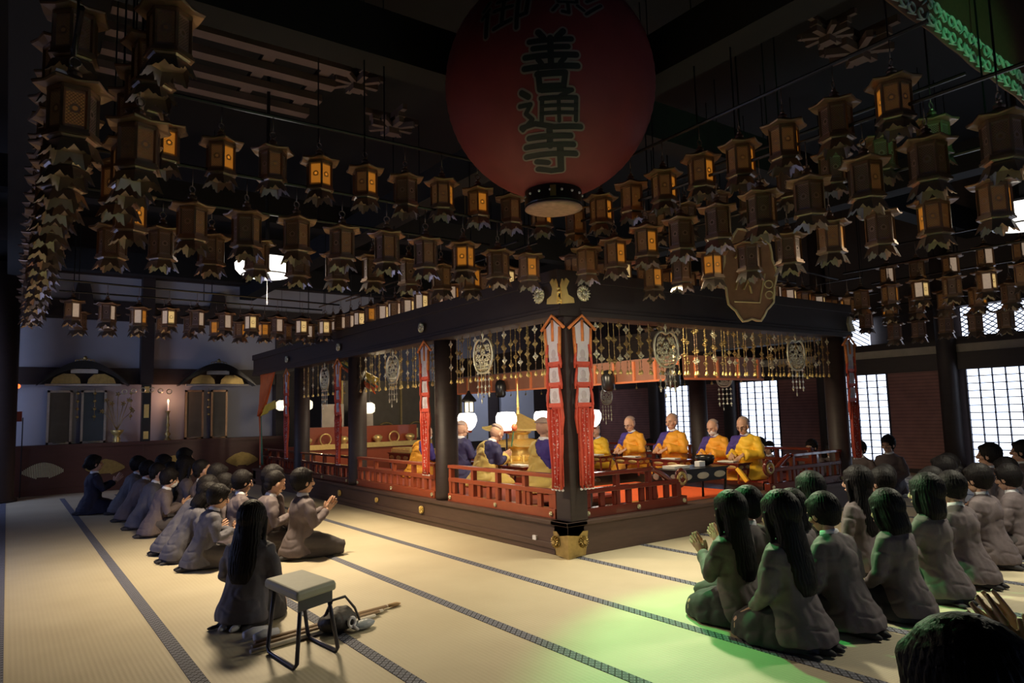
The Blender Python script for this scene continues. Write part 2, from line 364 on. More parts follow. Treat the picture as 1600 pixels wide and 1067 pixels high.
def window(y0, y1, m='shoji'):
    global nw; nw += 1
    p = MB().box((XW+.08, y0, .08), (XW+.10, y1, 2.06)).build('window_%d' % nw, M[m]); tag(p, kind='structure')
    g = MB(); ny = max(2, round((y1-y0)/.213)); nz = 14
    for i in range(ny+1):
        y = y0+(y1-y0)*i/ny; g.box((XW+.04, y-.009, .08), (XW+.08, y+.009, 2.06))
    for i in range(nz+1):
        z = .08+1.98*i/nz; g.box((XW+.04, y0, z-.008), (XW+.08, y1, z+.008))
    g.box((XW+.03, y0-.03, .05), (XW+.1, y0+.012, 2.07)); g.box((XW+.03, y1-.012, .05), (XW+.1, y1+.03, 2.07)); g.box((XW+.03, y0, .05), (XW+.1, y1, .2))
    g.build('window_lattice', M['lat'], p)
for y0, y1 in ((-.72, .40), (-1.72, -.78), (1.93, 3.02), (4.55, 5.65), (7.12, 8.19), (-4.3, -3.2), (-6.9, -5.8)): window(y0, y1)
nd = 0
for y0, y1 in ((.9, 1.90), (3.5, 4.52), (6.1, 7.09), (8.7, 10.9), (5.66, 5.75), (-3.15, -2.2), (-5.7, -4.75)):
    nd += 1; d = MB().box((XW+.04, y0, .08), (XW+.09, y1, 2.06)); d.build('door_%d' % nd, M['slat_door']); tag(bpy.data.objects['door_%d' % nd], kind='structure')
for y0, y1 in ((-1.7, .42), (2.25, 2.75)):
    nw += 1; p = MB().box((XW+.10, y0, 2.70), (XW+.12, y1, 3.28)).build('window_%d' % nw, M['shoji']); tag(p, kind='structure')
    g = MB(); k = y0-.6
    while k < y1:
        for sgn in (1, -1):
            a, b = (k, 2.70) if sgn > 0 else (k+.9, 2.70); e = (a+sgn*.9, 3.28)
            if sgn > 0: P0, P1 = Vector((XW+.08, a, 2.70)), Vector((XW+.08, a+.9, 3.28))
            else: P0, P1 = Vector((XW+.08, a+.9, 2.70)), Vector((XW+.08, a, 3.28))
            # clip to the opening
            def cl(P0, P1):
                t0, t1 = 0, 1; dy = P1.y-P0.y
                for lim, side in ((y0, 1), (y1, -1)):
                    tt = (lim-P0.y)/dy
                    if (dy > 0) == (side > 0): t0 = max(t0, tt)
                    else: t1 = min(t1, tt)
                return (P0.lerp(P1, t0), P0.lerp(P1, t1)) if t0 < t1 else None
            q = cl(P0, P1)
            if q: g.tube(q, .010, 4)
        k += .15
    g.build('window_lattice', M['lat'], p)
# back wall
wb = MB().box((XL, YB+.9, 0), (XW+.3, YB+1.1, ZC))
wall_b = struct('wall_back', wb, M['wood_dark'])
wp = MB(); wp.box((XL+.2, YB+.5, 1.0), (.95, YB+.6, 2.45)); wp.box((XL+.2, YB+.3, 2.62), (.95, YB+.42, 3.75)); wp.box((XL+.2, YB+.3, 4.15), (3.5, YB+.42, 4.75))
wp.build('plaster_panel', M['plaster'], wall_b)
g = MB(); g.box((XL+.2, YB+.2, 3.72), (3.5, YB+.55, 4.15)); g.box((XL+.2, YB+.25, 2.30), (.95, YB+.62, 2.66)); g.box((XL+.2, YB+.2, 4.72), (XW, YB+.55, ZC)); g.box((.8, YB+.2, 0), (1.15, YB+.6, 3.75))
for x in (-2.13, -4.9): g.box((x-.13, YB+.05, 2.3), (x+.13, YB+.4, 4.9))
for x in (-3.4, -.6):   # curved struts above the white wall
    g.prism([(x-.7, 3.76), (x-.2, 4.1), (x-.12, 4.5), (x+.12, 4.5), (x+.2, 4.1), (x+.7, 3.76)], YB+.15, YB+.3)
g.build('back_timber', M['wood_dark'], wall_b)
g = MB(); g.box((6.2, YB+.7, .6), (7.5, YB+.8, 2.3)); g.box((8.0, YB+.7, .6), (9.3, YB+.8, 2.3)); g.build('pale_panel', M['plaster'], wall_b)
struct('wall_left', MB().box((XL-.2, YF, 0), (XL, YB+1, ZC)), M['wood_dark'])
struct('wall_front', MB().box((XL, YF-.2, 0), (XW, YF, ZC)), M['wood_dark'])
for y0, y1 in ((2.0, 4.2), (9.2, 11.4)):  # unseen left-wall windows, added to bring in bluish light
    nw += 1; p = MB().box((XL, y0, .1), (XL+.02, y1, 2.1)).build('window_%d' % nw, M['window_fill']); tag(p, kind='structure')
    g = MB()
    for i in range(8): y = y0+(y1-y0)*i/7; g.box((XL+.02, y-.01, .1), (XL+.05, y+.01, 2.1))
    for i in range(9): z = .1+2*i/8; g.box((XL+.02, y0, z-.01), (XL+.05, y1, z+.01))
    g.build('window_lattice', M['lat'], p)
for x0, x1 in ((-1.5, 1.5),):  # unseen window behind the camera, added as a light source
    nw += 1; p = MB().box((x0, YF, .1), (x1, YF+.02, 2.1)).build('window_%d' % nw, M['window_fill']); tag(p, kind='structure')
    g = MB()
    for i in range(10): x = x0+(x1-x0)*i/9; g.box((x-.01, YF+.02, .1), (x+.01, YF+.05, 2.1))
    for i in range(9): z = .1+2*i/8; g.box((x0, YF+.02, z-.01), (x1, YF+.05, z+.01))
    g.build('window_lattice', M['lat'], p)

# ceiling beams, rafters and bracket blocks
k_ = 0
def trim(mb, m):
    global k_; k_ += 1; o = mb.build('trim_%d' % k_, m); tag(o, kind='structure'); return o
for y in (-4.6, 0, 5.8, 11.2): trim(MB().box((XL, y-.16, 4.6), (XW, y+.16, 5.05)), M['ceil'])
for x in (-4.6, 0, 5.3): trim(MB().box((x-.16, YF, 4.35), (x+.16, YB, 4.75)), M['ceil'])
for i in range(5): trim(MB().cbox((-2.95, .75+i*.42, 5.1), (2.2, .14, .08)), M['ceil2'])
for x in (-3.4, -2.6, -2.0): trim(MB().cbox((x, 1.6, 5.18), (.12, 2.2, .06)), M['ceil2'])
def bracket(x, y, z, s=1):
    g = MB(); g.cbox((0, 0, 0), (.28*s, .28*s, .16*s))
    for a in (0, math.pi/2):
        g.cbox((0, 0, .14*s), (1.1*s, .13*s, .14*s), rz=a)
        for e in (-.48, .48): g.cbox((e*s*math.cos(a), e*s*math.sin(a), .27*s), (.2*s, .2*s, .12*s))
        g.cbox((0, 0, .40*s), (1.5*s, .12*s, .14*s), rz=a)
    for a in (math.pi/4, -math.pi/4): g.cbox((0, 0, .14*s), (1.2*s, .12*s, .13*s), rz=a)
    g.xf(Matrix.Translation((x, y, z)))
    trim(g, M['ceil2'])
for (x, y, z, q) in ((-1.62, 1.5, 5.1, .45), (-.75, 2.4, 5.1, .5), (.95, -1.6, 5.0, .5), (2.35, -2.1, 5.0, .55), (1.75, -2.1, 5.0, .4)): bracket(x, y, z, q)

# ---------------------------------------------------------------- sanctuary platform
PX, PY = 5.3, 10.9
def rosette(mb, c, r, axis='X', n=14, dep=.025):
    """chrysanthemum boss, facing -X or -Y"""
    st = len(mb.v); mb.lathe([(r*.30, dep*1.3), (r*.32, dep)], 12, cap=True)
    for i in range(n):
        a = 2*math.pi*i/n; mb.ell((r*.62*math.cos(a), r*.62*math.sin(a), dep*.6), (r*.36, r*.11, dep*.7), 6, Matrix.Rotation(a, 3, 'Z'))
    mb.lathe([(r*.9, 0), (r*.85, dep*.3)], 20)
    rot = Matrix.Rotation(R(-90), 4, 'Y') if axis == 'X' else Matrix.Rotation(R(90), 4, 'X')
    mb.xf(Matrix.Translation(c) @ rot, st)
plat = empty('sanctuary_platform', (0, 0, 0), 0, 'raised dark timber sanctuary platform behind the red railings', 'platform')
g = MB(); g.box((-.10, -.10, 0), (.12, PY, .34)); g.box((-.10, -.10, 0), (PX+.1, .12, .34)); g.box((PX-.12, -.1, 0), (PX+.1, PY, .34)); g.box((-.1, PY-.2, 0), (PX+.1, PY, .34))
g.box((-.115, -.115, .06), (-.10, PY, .12)); g.box((-.13, -.13, .30), (.14, PY, .345)); g.box((-.13, -.13, .30), (PX+.12, .14, .345))
g.build('sill', M['wood_sill'], plat, bevel=.008)
MB().box((.1, .1, 0), (PX-.1, PY-.1, .28)).build('deck', M['floor_gloss'], plat)
MB().box((3.9, .45, .28), (PX-.15, 9.5, .39)).build('monks_bench', M['floor_gloss'], plat)
MB().box((.15, .9, .28), (1.5, 9.5, .39)).build('monks_bench', M['floor_gloss'], plat)
g = MB(); g.box((3.88, .43, .385), (PX-.17, 9.5, .41)); g.box((.17, .88, .385), (1.52, 9.5, .41)); g.build('bench_mat', mat('red_mat', (.35, .06, .04), .6, scale=60, var=.4), plat)
g = MB()
for y in (2.9, 5.75): rosette(g, (-.115, y, .19), .055)
rosette(g, (-.115, 4.3, .20), .04)
g.build('gilt_boss', M['gold'], plat, smooth=True)
g = MB()   # V-shaped brass corner shoe
g.add([(-.145, -.145, .0), (-.145, .04, .02), (-.145, .08, .25), (-.145, .02, .25), (-.145, -.02, .21), (-.145, -.145, .23)], [(0, 1, 2, 3, 4, 5)])
g.add([(-.145, -.145, .0), (.08, -.145, .02), (.12, -.145, .25), (.05, -.145, .25), (.0, -.145, .21), (-.145, -.145, .23)], [(5, 4, 3, 2, 1, 0)])
rosette(g, (-.15, .03, .15), .065); rosette(g, (.05, -.15, .15), .065, 'Y')
o = g.build('corner_shoe', M['gold_d'], plat, smooth=False); sm = o.modifiers.new('s', 'SOLIDIFY'); sm.thickness = .008
MB().box((-.12, .40, .115), (-.10, .46, .16)).build('white_label', M['white'], plat)
MB().box((1.5, .25, .281), (3.6, 2.6, .288)).build('orange_carpet', M['carpet'], plat)

# columns
def column(x, y, sq, lab):
    t = empty('column', (x, y, .34), 0, lab, 'column')
    if sq:
        MB().box((-.115, -.115, 0), (.115, .115, 2.08)).build('shaft', M['wood_dark'], t, bevel=.012)
    else:
        MB().lathe([(.15, 0), (.155, .06), (.15, .12), (.15, 2.1)], 28).build('shaft', M['wood_dark'], t, smooth=True)
    return t
column(0.05, 0.0, True, 'square corner column nearest the camera between the two red banners')
column(.05, 2.5, False, 'round dark column right of the second red banner, left side of sanctuary')
column(.05, 5.4, False, 'round dark column behind the third red banner, left side of sanctuary')
column(.05, 8.1, False, 'farthest round column on the left side, behind the purple-shadowed banner')
column(PX-.08, .05, False, 'dark column at the right end of the sanctuary front, behind the lone banner')
column(PX-.05, 2.62, False, 'thick round column standing between the first and second bright windows')
column(PX-.05, 5.4, False, 'shadowed round column at the far right side behind the canopy fringe')
# the same dark posts outside
for (x, y, lab) in ((-4.86, 11.2, 'huge dark column at the left edge of the photo'),):
    t = empty('column', (x, y, 0), 0, lab, 'column'); MB().lathe([(.42, 0), (.42, .05), (.36, .1), (.34, 4.6)], 32).build('shaft', M['wood_dark'], t, smooth=True)

# lintel beams above the columns
def beam(name, lo, hi, lab, bosses, axis):
    t = empty(name, lo, 0, lab, 'beam')
    L = (hi[0]-lo[0], hi[1]-lo[1])
    g = MB(); d = .0
    if axis == 'X': g.box((0, 0, 0), (.26, L[1], .48)); g.box((-.03, 0, .36), (0, L[1], .48)); g.box((-.03, 0, 0), (0, L[1], .06)); g.box((-.015, 0, .06), (0, L[1], .1))
    else: g.box((0, 0, 0), (L[0], .26, .48)); g.box((0, -.03, .36), (L[0], 0, .48)); g.box((0, -.03, 0), (L[0], 0, .06)); g.box((0, -.015, .06), (L[0], 0, .1))
    g.build('timber', M['wood_beam'], t, bevel=.006)
    for q in bosses:
        m = MB(); rosette(m, (-.035, q-lo[1], .20) if axis == 'X' else (q-lo[0], -.035, .20), .075, axis); m.build('chrysanthemum_boss', M['silver'], t, smooth=True)
    return t
beam('lintel_beam', (-.12, -.12, 2.42), (.14, PY, 2.9), 'long carved lintel beam running away along the left of the sanctuary', (2.77, 5.7, 8.4), 'X')
beam('lintel_beam', (.14, -.12, 2.42), (PX+.15, .14, 2.9), 'lintel beam across the right front of the sanctuary', (2.88,), 'Y')
beam('lintel_beam', (PX-.1, .15, 2.42), (PX+.1, PY, 2.9), 'far lintel beam along the right side of the sanctuary', (), 'X')
# gilt corner ornament
g = MB()
for ax in (0, 1):
    P = [(0, .0), (.17, .02), (.16, .07), (.09, .10), (.07, .17), (.11, .24), (.07, .27), (.04, .22), (.02, .26), (0, .20)]
    if ax == 0: g.prism([(-.14+u, 2.53+v) for u, v in P], -.175, -.155, 'YZ')
    else: g.prism([(-.14+u, 2.53+v) for u, v in P], -.175, -.155, 'XZ')
for i in range(9): g.ell((-.16+.02*rnd.random(), -.16+.1*rnd.random(), 2.55+.02*i), (.02, .03, .018), 8)
t = g.build('corner_ornament', M['gold'], smooth=False); tag(t, 'bright gold leaf corner ornament on the beam above the twin banners', 'ornament')
for sx in (0, 1):
    g = MB(); 
    if sx: rosette(g, (.16, -.165, 2.66), .095, 'Y')
    else: rosette(g, (-.165, .16, 2.66), .095, 'X')
    g.build('large_rosette', M['silver'], t, smooth=True)
g = MB(); P = [(0, 0), (.14, .0), (.1, .08), (.05, .12), (.08, .2), (0, .22), (-.04, .12)]
g.prism([(5.32+u, 2.5+v) for u, v in P], -.19, -.15); tag(g.build('corner_ornament', M['silver']), 'pale gilt ornament on the beam end above the right banner', 'ornament')

# railings
def railing(axis, a, b, m, lab, scroll=0, z0=.345):
    """axis X: runs along Y at X=0;  axis Y: runs along X at Y=0.  scroll: +1 curved end at b, -1 at a"""
    t = empty('railing', (0, 0, 0), 0, lab, 'railing')
    def pb(u0, u1, w0, w1, z0_, z1_): return ((w0, u0, z0_), (w1, u1, z1_)) if axis == 'X' else ((u0, w0, z0_), (u1, w1, z1_))
    def put(name, u0, u1, w, zz0, zz1):
        g = MB(); lo, hi = pb(u0, u1, -w, w, zz0, zz1); g.box(lo, hi); g.build(name, M[m], t, bevel=.006)
    put('bottom_rail', a, b, .045, z0, z0+.10); put('middle_rail', a, b, .035, z0+.245, z0+.295)
    ta, tb = a, b
    if scroll > 0: tb = b-.55
    if scroll < 0: ta = a+.55
    put('top_rail', ta, tb, .045, z0+.415, z0+.455)
    n = max(2, round((tb-ta)/.62))
    for i in range(n+1):
        u = ta+.03+(tb-ta-.06)*i/n; put('post', u-.028, u+.028, .03, z0+.08, z0+.42)
    k = max(2, round((b-a)/.2))
    for i in range(k):
        u = a+(b-a)*(i+.5)/k; put('short_post', u-.035, u+.035, .02, z0+.10, z0+.245)
    if scroll:
        s = scroll; e = tb if s > 0 else ta; zt = z0+.435; pts = []
        for i in range(9):
            q = i/8; pts.append((e+s*.48*q, zt-.20*(q*q*(3-2*q))))
        cx, cz, r = e+s*.50, zt-.12, .10
        for i in range(14):
            an = -math.pi/2+s*0+i*2*math.pi*1.3/14; rr_ = r*(1-.045*i); pts.append((cx+s*rr_*math.cos(an), cz+rr_*math.sin(an)))
        g = MB(); g.tube([(0, u, z) if axis == 'X' else (u, 0, z) for u, z in pts], [.032]*9+[.03-.0012*i for i in range(14)], 8); g.build('scroll_end', M[m], t, smooth=True)
        g = MB(); ce = cx
        c_ = (0, ce, cz-.02) if axis == 'X' else (ce, -.02, cz-.02)
        g.torus(c_, .06, .022, 14, 6, 'YZ' if axis == 'X' else 'XZ'); g.build('scroll_plate', M['gold_d'], t, smooth=True)
        put('post', e+s*.42-.035, e+s*.42+.035, .04, z0+.08, z0+.26)
    g = MB()
    for u in (a+.06, (a+b)/2, b-.06):
        rosette(g, (-.05, u, z0+.05) if axis == 'X' else (u, -.05, z0+.05), .028, axis, 10, .012)
    g.build('gilt_boss', M['silver'], t, smooth=True)
    return t
railing('X', .16, 2.33, 'wood_red', 'vermilion railing on the left side nearest the corner column')
railing('X', 2.68, 5.23, 'wood_red', 'vermilion railing on the left side in front of the masked monk')
railing('X', 5.57, 7.93, 'lacquer', 'shadowed red railing on the left side before the gold altar vessels')
railing('X', 8.27, 10.6, 'lacquer', 'farthest dark railing on the left side of the sanctuary')
railing('Y', .16, 1.75, 'lacquer', 'dark red lacquered railing with scrolled end right of the corner column', 1)
railing('Y', 3.35, 5.1, 'lacquer', 'dark lacquered railing with scroll beside the yellow-robed monk', -1)
railing_far = railing('X', .5, 5.2, 'lacquer', 'far dark railing behind the row of right-hand monks'); railing_far.location = (PX-.05, 0, .0)

# hanging banners: red gable, three white panels, brocade streamers
def banner(x, y, rz, lab, tint=0):
    t = empty('temple_banner', (x, y, 0), rz, lab, 'banner', 'red and white banners hung on the columns')
    t.scale = (1.18, 1, 1)   # local: x across, y = depth (front is -y), z height
    z1 = 2.44
    m = MB(); m.prism([(-.095, 2.30), (0, 2.38), (.095, 2.30), (.075, 2.10), (-.075, 2.10)], -.006, .006); m.build('gable_cloth', M['ban_white'], t)
    m = MB(); P = [(-.155, 2.30), (-.16, 2.26), (0, z1), (.16, 2.26), (.155, 2.30), (0, z1+.03)]
    m.tube([(-.155, -.01, 2.285), (0, -.01, 2.43), (.155, -.01, 2.285)], .016, 6); m.tube([(-.10, -.01, 2.30), (-.085, -.01, 2.0)], .022, 6, .5); m.tube([(.10, -.01, 2.30), (.085, -.01, 2.0)], .022, 6, .5)
    m.tube([(0, -.012, 2.38), (0, -.012, 2.16)], .014, 6); m.build('gable_frame', M['ban_orange'], t, smooth=True)
    for i in range(3):
        zt = 2.10-i*.21
        MB().prism([(-.065, zt), (.065, zt), (.072, zt-.06), (.06, zt-.15), (-.06, zt-.15), (-.072, zt-.06)], -.004, .004).build('white_panel', M['ban_white'], t)
        q = MB(); q.ell((0, -.006, zt-.07), (.030, .004, .045), 12); q.ell((0, -.006, zt-.125), (.045, .004, .02), 12); q.build('painted_figure', mat('faint_figure', (.52, .45, .48), .7) if 'fig' not in M else M['fig'], t)
        if 'fig' not in M: M['fig'] = bpy.data.materials['faint_figure']
        MB().box((-.08, -.010, zt-.195), (.08, .006, zt-.15)).build('red_band', M['ban_red'], t)
        for s in (-1, 1): MB().tube([(s*.068, -.008, zt+.03), (s*.085, -.014, zt-.06), (s*.098, -.008, zt-.17), (s*.095, -.004, zt-.22)], [.012, .02, .018, .012], 6, .5).build('side_tassel', M['ban_red'], t, smooth=True)
    for i in range(4):
        xx = -.066+.044*i; m = MB(); pts = []
        for k in range(9): q = k/8; pts.append((xx*(1+.12*math.sin(q*5)), -.006-.008*math.sin(q*6+i), 1.47-.80*q))
        m.tube(pts, .023, 6, .30); m.build('streamer', M['brocade'] if i in (1, 2) else M['ban_red'], t, smooth=True)
    MB().box((-.078, -.002, .70), (.078, .004, 1.47)).box((-.062, .007, 1.46), (.062, .012, 2.28)).build('backing_cloth', M['ban_red'], t)
    for s in (-1, 1): MB().tube([(s*.09, -.004, 1.5), (s*.10, -.004, 1.38), (s*.085, -.004, 1.22)], [.018, .022, .012], 6, .5).build('side_tassel', M['ban_red'], t, smooth=True)
    m = MB()
    for i in range(4): m.ell((-.066+.044*i, -.006, .665), (.019, .008, .014), 8)
    m.build('fringe', M['white'], t, smooth=True)
    return t
banner(-.14, -.02, R(-90), 'left of the twin red banners on the near corner column')
banner(.13, -.15, 0, 'right of the twin red banners on the near corner column')
banner(-.17, 2.66, R(-90), 'red and white banner on the second column of the left side')
banner(-.17, 5.68, R(-90), 'narrow-looking red banner on the third column of the left side')
banner(-.17, 8.35, R(-90), 'farthest red banner at the left end with a pale edge')
banner(5.27, -.17, 0, 'lone red banner at the right end of the sanctuary front')

# openwork heart-shaped pendants (keman) with tassels
def keman(x, y, rz, m, lab, zc=2.13, w=.20):
    t = empty('openwork_pendant', (x, y, zc), rz, lab, 'pendant', 'gilt openwork pendants hanging under the beams')
    def pt(a):
        ca, sa = math.cos(a), math.sin(a); k = (abs(ca)**2.6+abs(sa)**2.6)**(-1/2.6); notch = 1-.17*math.exp(-((a-math.pi/2)**2)/.05); tp = 1-.10*(sa < 0)*abs(sa)
        return (w*k*ca*tp, 0, w*1.04*k*sa*notch)
    n = 48; P = [Vector(pt(2*math.pi*i/n)) for i in range(n+1)]
    g = MB(); g.tube(P, .014, 6, cap=False); g.build('rim', M[m], t, smooth=True)
    g = MB(); f = w/.21
    def leaf(x, z, an, a_l=.034, b_l=.017): g.ell((x*f, -.004, z*f), (a_l*f, .007, b_l*f), 6, Matrix.Rotation(-an, 3, 'Y'))
    for (x, z) in ((-.10, .10), (.10, .10), (0, .04), (-.12, -.02), (.12, -.02), (-.05, -.07), (.06, -.08)):
        for j in range(5): b_2 = j*1.2566+x*9; leaf(x+.028*math.cos(b_2), z+.028*math.sin(b_2), b_2, .024, .014)
        g.torus((x*f, 0, z*f), .045*f, .005, 12, 4)
    for x, z, an in ((-.155, .05, 1.3), (.155, .05, 1.8), (-.05, .12, .6), (.05, .12, 2.5), (-.16, -.09, 1.7), (.16, -.09, 1.4), (0, -.03, 1.5), (-.07, .0, .4), (.07, .0, 2.7)): leaf(x, z, an)
    for q in range(9):
        x = -.14+.035*q; g.tube([(x*f, 0, -.10*f), (x*.92*f, 0, -.195*f*(1-.25*abs(x/.14)**3))], .006, 5)
    g.tube([(-.185*f, 0, -.115*f), (0, 0, -.125*f), (.185*f, 0, -.115*f)], .007, 5); g.tube([(-.17*f, 0, -.155*f), (0, 0, -.165*f), (.17*f, 0, -.155*f)], .006, 5)
    g.build('openwork', M[m], t, smooth=True)
    g = MB(); g.tube([(0, 0, w*.82), (0, 0, 2.44-zc)], .008, 6); g.torus((0, 0, w+.05), .02, .006, 10, 5); g.build('hanging_ring', M['silver'], t, smooth=True)
    for i in range(4):
        xx = -.12+.08*i; L = .30+.08*math.sin(i*2.1); g = MB(); z = -.17; g.tube([(xx, 0, z), (xx, 0, z-L)], .003, 4)
        for q in range(4): g.prism([(xx-.03, z-.05-q*.08), (xx, z-.015-q*.08), (xx+.03, z-.05-q*.08), (xx+.01, z-.04-q*.08), (xx, z-.06-q*.08), (xx-.01, z-.04-q*.08)], -.003, .003)
        g.ell((xx, 0, z-L), (.010, .010, .03), 8); g.build('tassel', M['silver'], t)
    return t
keman(-.06, 1.42, R(-90), 'silver', 'pale gilt openwork pendant left of the near corner column')
keman(-.06, 3.85, R(-90), 'silver', 'gilt openwork pendant between the second and third banners')
keman(-.06, 6.6, R(-90), 'silver', 'dim openwork pendant beyond the third banner')
keman(1.5, -.06, 0, 'silver', 'brightest gold openwork pendant right of the corner column')
keman(4.1, -.06, 0, 'silver', 'smaller silvery openwork pendant left of the lone right banner')
keman(PX-.1, 4.9, R(-90), 'silver', 'far openwork pendant silhouetted beside the leftmost window', 1.72, .16)
keman(PX-.1, 2.0, R(-90), 'silver', 'far openwork pendant whose tassels cross the second window', 1.95, .16)
keman(PX-.1, 6.7, R(-90), 'silver', 'farthest openwork pendant deep inside the sanctuary', 1.72, .16)

# bead-and-bell strands under the beams
def strand_protos():
    out = []
    for v in range(4):
        m = M['gold_d'] if v % 2 else M['brass']; rr3 = random.Random(v)
        t = MB().tube([(0, 0, 0), (0, 0, -.56)], .0035, 5).build('bell_strand', m)
        zs = [(-.08, -.24, -.38), (-.16, -.34), (-.05, -.30, -.42), (-.20, -.44)][v]
        for z in zs:
            g = MB(); g.torus((0, 0, 0), .026, .005, 12, 5); g.cbox((0, 0, 0), (.075, .006, .010)); g.cbox((0, 0, 0), (.010, .006, .08))
            for a in range(4): g.cbox((.036*math.cos(a*math.pi/2), 0, .036*math.sin(a*math.pi/2)), (.018, .006, .018), ry=R(45))
            link('medallion', g.mesh('medallion', M['silver'] if (v+int(-z*10)) % 3 == 0 else M['gold_d']), t, (0, 0, z))
        g = MB(); g.lathe([(.004, .03), (.012, .022), (.017, 0), (.021, -.014), (.019, -.018)], 10); g.ell((0, 0, -.022), (.006, .006, .008), 6)
        link('bell', g.mesh('bell', M['gold'], True), t, (0, 0, -.57))
        g = MB()
        for q in range(9): g.ell((0, 0, -.03-q*.06), (.008, .008, .010), 6)
        link('bead', g.mesh('bead', m, True), t)['kind'] = 'stuff'
        out.append(t)
    return out
SP = strand_protos(); used = [0]*4
def strand(x, y, rz, k, lab, grp, z=2.40):
    v = k % 4
    o = SP[v] if not used[v] else copy_tree(SP[v]); used[v] = 1
    o.location = (x, y, z); o.rotation_euler.z = rz; tag(o, lab, 'hanging ornament', grp); return o
for bay, (a, b, n, txt) in enumerate(((.34, 2.30, 14, 'in the left-side bay nearest the corner'), (2.8, 5.2, 14, 'in the second left-side bay'), (5.9, 7.9, 9, 'in the third left-side bay'))):
    for i in range(n):
        strand(.02, b-(b-a)*i/(n-1)+rnd.uniform(-.02, .02), R(-90), i*3+bay, 'gilt bell strand, %s from the left %s' % (ORD[i], txt), 'bell strands under the left lintel', 2.43)
for i in range(30):
    strand(.34+4.7*i/29+rnd.uniform(-.02, .02), .02, 0, i*3+1, 'gilt bell strand, %s from the left under the right-hand lintel' % ORD[i], 'bell strands under the right lintel', 2.43)
for i in range(20):
    strand(.115, .5+4.7*i/19, R(-90), i*2+1, 'inner dim bell strand, %s from the right behind the left lintel' % ORD[i], 'inner bell strands left', 2.43)
for i in range(24):
    strand(.45+4.5*i/23, .115, 0, i*5+1, 'inner dim bell strand, %s from the left behind the right-hand lintel' % ORD[i], 'inner bell strands right', 2.43)
for i in range(16):
    strand(PX-.05, 9.5-9.0*i/15, R(-90), i+2, 'dim bell strand, %s from the left under the far right-side beam' % ORD[i], 'bell strands under the far beam', 2.43)

# ---------------------------------------------------------------- bronze lanterns
def hexp(r, z, ph=0): return [Vector((r*math.cos(math.pi/3*i+ph), r*math.sin(math.pi/3*i+ph), z)) for i in range(6)]
def lantern_proto(pats):
    t = empty('hanging_bronze_lantern'); t.scale = (.95, .95, .95)
    g = MB()   # roof with turned-up corners (12 points: corner / mid)
    def ring(rc, rm, zc, zm): 
        P = []
        for i in range(12):
            a = math.pi/6*i; r, z = (rc, zc) if i % 2 == 0 else (rm, zm); P.append(Vector((r*math.cos(a), r*math.sin(a), z)))
        return P
    g.rings([ring(.10, .087, .122, .122), ring(.178, .153, .128, .118), ring(.185, .158, .140, .126), ring(.180, .154, .148, .136), ring(.115, .10, .158, .156), ring(.06, .052, .182, .182), ring(.03, .03, .205, .205)])
    g.lathe([(.022, .2), (.034, .215), (.034, .225), (.015, .24), (.02, .25), (.008, .262)], 10)
    link('roof', g.mesh('roof', M['brass']), t)
    g = MB()   # body: corner posts, top and bottom bands, six lattice panels
    for p in hexp(.108, 0): g.cbox((p.x, p.y, 0), (.016, .016, .235), rz=math.atan2(p.y, p.x))
    for z0, z1, r in ((.10, .12, .118), (-.12, -.10, .122), (-.135, -.12, .132)): g.rings([hexp(r, z0), hexp(r, z1)])
    for i in range(6):
        g.m = 1+pats[i]; a, b = hexp(.104, -.105)[i], hexp(.104, -.105)[(i+1) % 6]; a2, b2 = a+Vector((0, 0, .21)), b+Vector((0, 0, .21))
        g.add([a, b, b2, a2], [(0, 1, 2, 3)], [[(0, 0), (1, 0), (1, 1), (0, 1)]])
        g.m = 0
    bm_mats = [M['brass'], M['pan_off'], M['pan_dim'], M['pan_lit'], M['pan_hot'], M['pan_glint']]
    link('body', g.mesh('body', bm_mats), t)
    g = MB()   # flared base with scalloped cloud feet
    g.rings([hexp(.112, -.135), hexp(.095, -.150), hexp(.110, -.162)])
    for i in range(6):
        A, B = hexp(.112, -.158)[i], hexp(.112, -.158)[(i+1) % 6]; A2, B2 = hexp(.146, -.238)[i], hexp(.146, -.238)[(i+1) % 6]
        top = [A.lerp(B, q/10) for q in range(11)]; bot = []
        for q in range(11):
            e = A2.lerp(B2, q/10); T = top[q]; hh = (0, .06, .30, .22, .45, .68, .45, .22, .30, .06, 0)[q]
            bot.append(e.lerp(T, hh))
        F = [(q, q+1, 11+q+1, 11+q) for q in range(10)]; g.add(top+bot, F)
        ins = [p+Vector((0, 0, .004))-Vector((p.x, p.y, 0)).normalized()*.006 for p in top+bot]; g.add(ins, [f[::-1] for f in F])
    link('base', g.mesh('base', M['brass_l']), t)
    g = MB(); g.torus((0, 0, .285), .026, .005, 14, 5); g.tube([(0, 0, .31), (0, 0, .45)], .004, 5); link('hanging_ring', g.mesh('hanging_ring', M['brass_l'], True), t)
    return t
PAT = [(0, 0, 0, 0, 0, 0), (0, 1, 0, 0, 1, 0), (1, 2, 1, 1, 2, 1), (0, 2, 1, 1, 2, 0), (2, 2, 1, 2, 2, 1), (4, 3, 1, 4, 3, 1), (4, 2, 4, 1, 4, 2), (0, 4, 1, 0, 4, 1)]  # uneven facet glow mixes lamplight with painted-in reflections
LP = [lantern_proto(p) for p in PAT]; lused = [0]*len(PAT)
nlan = 0
def lantern(x, y, z, v, rz, lab, grp):
    global nlan; nlan += 1
    o = LP[v] if not lused[v] else copy_tree(LP[v]); lused[v] = 1
    o.location = (x, y, z); o.rotation_euler.z = rz; tag(o, lab, 'lantern', grp)
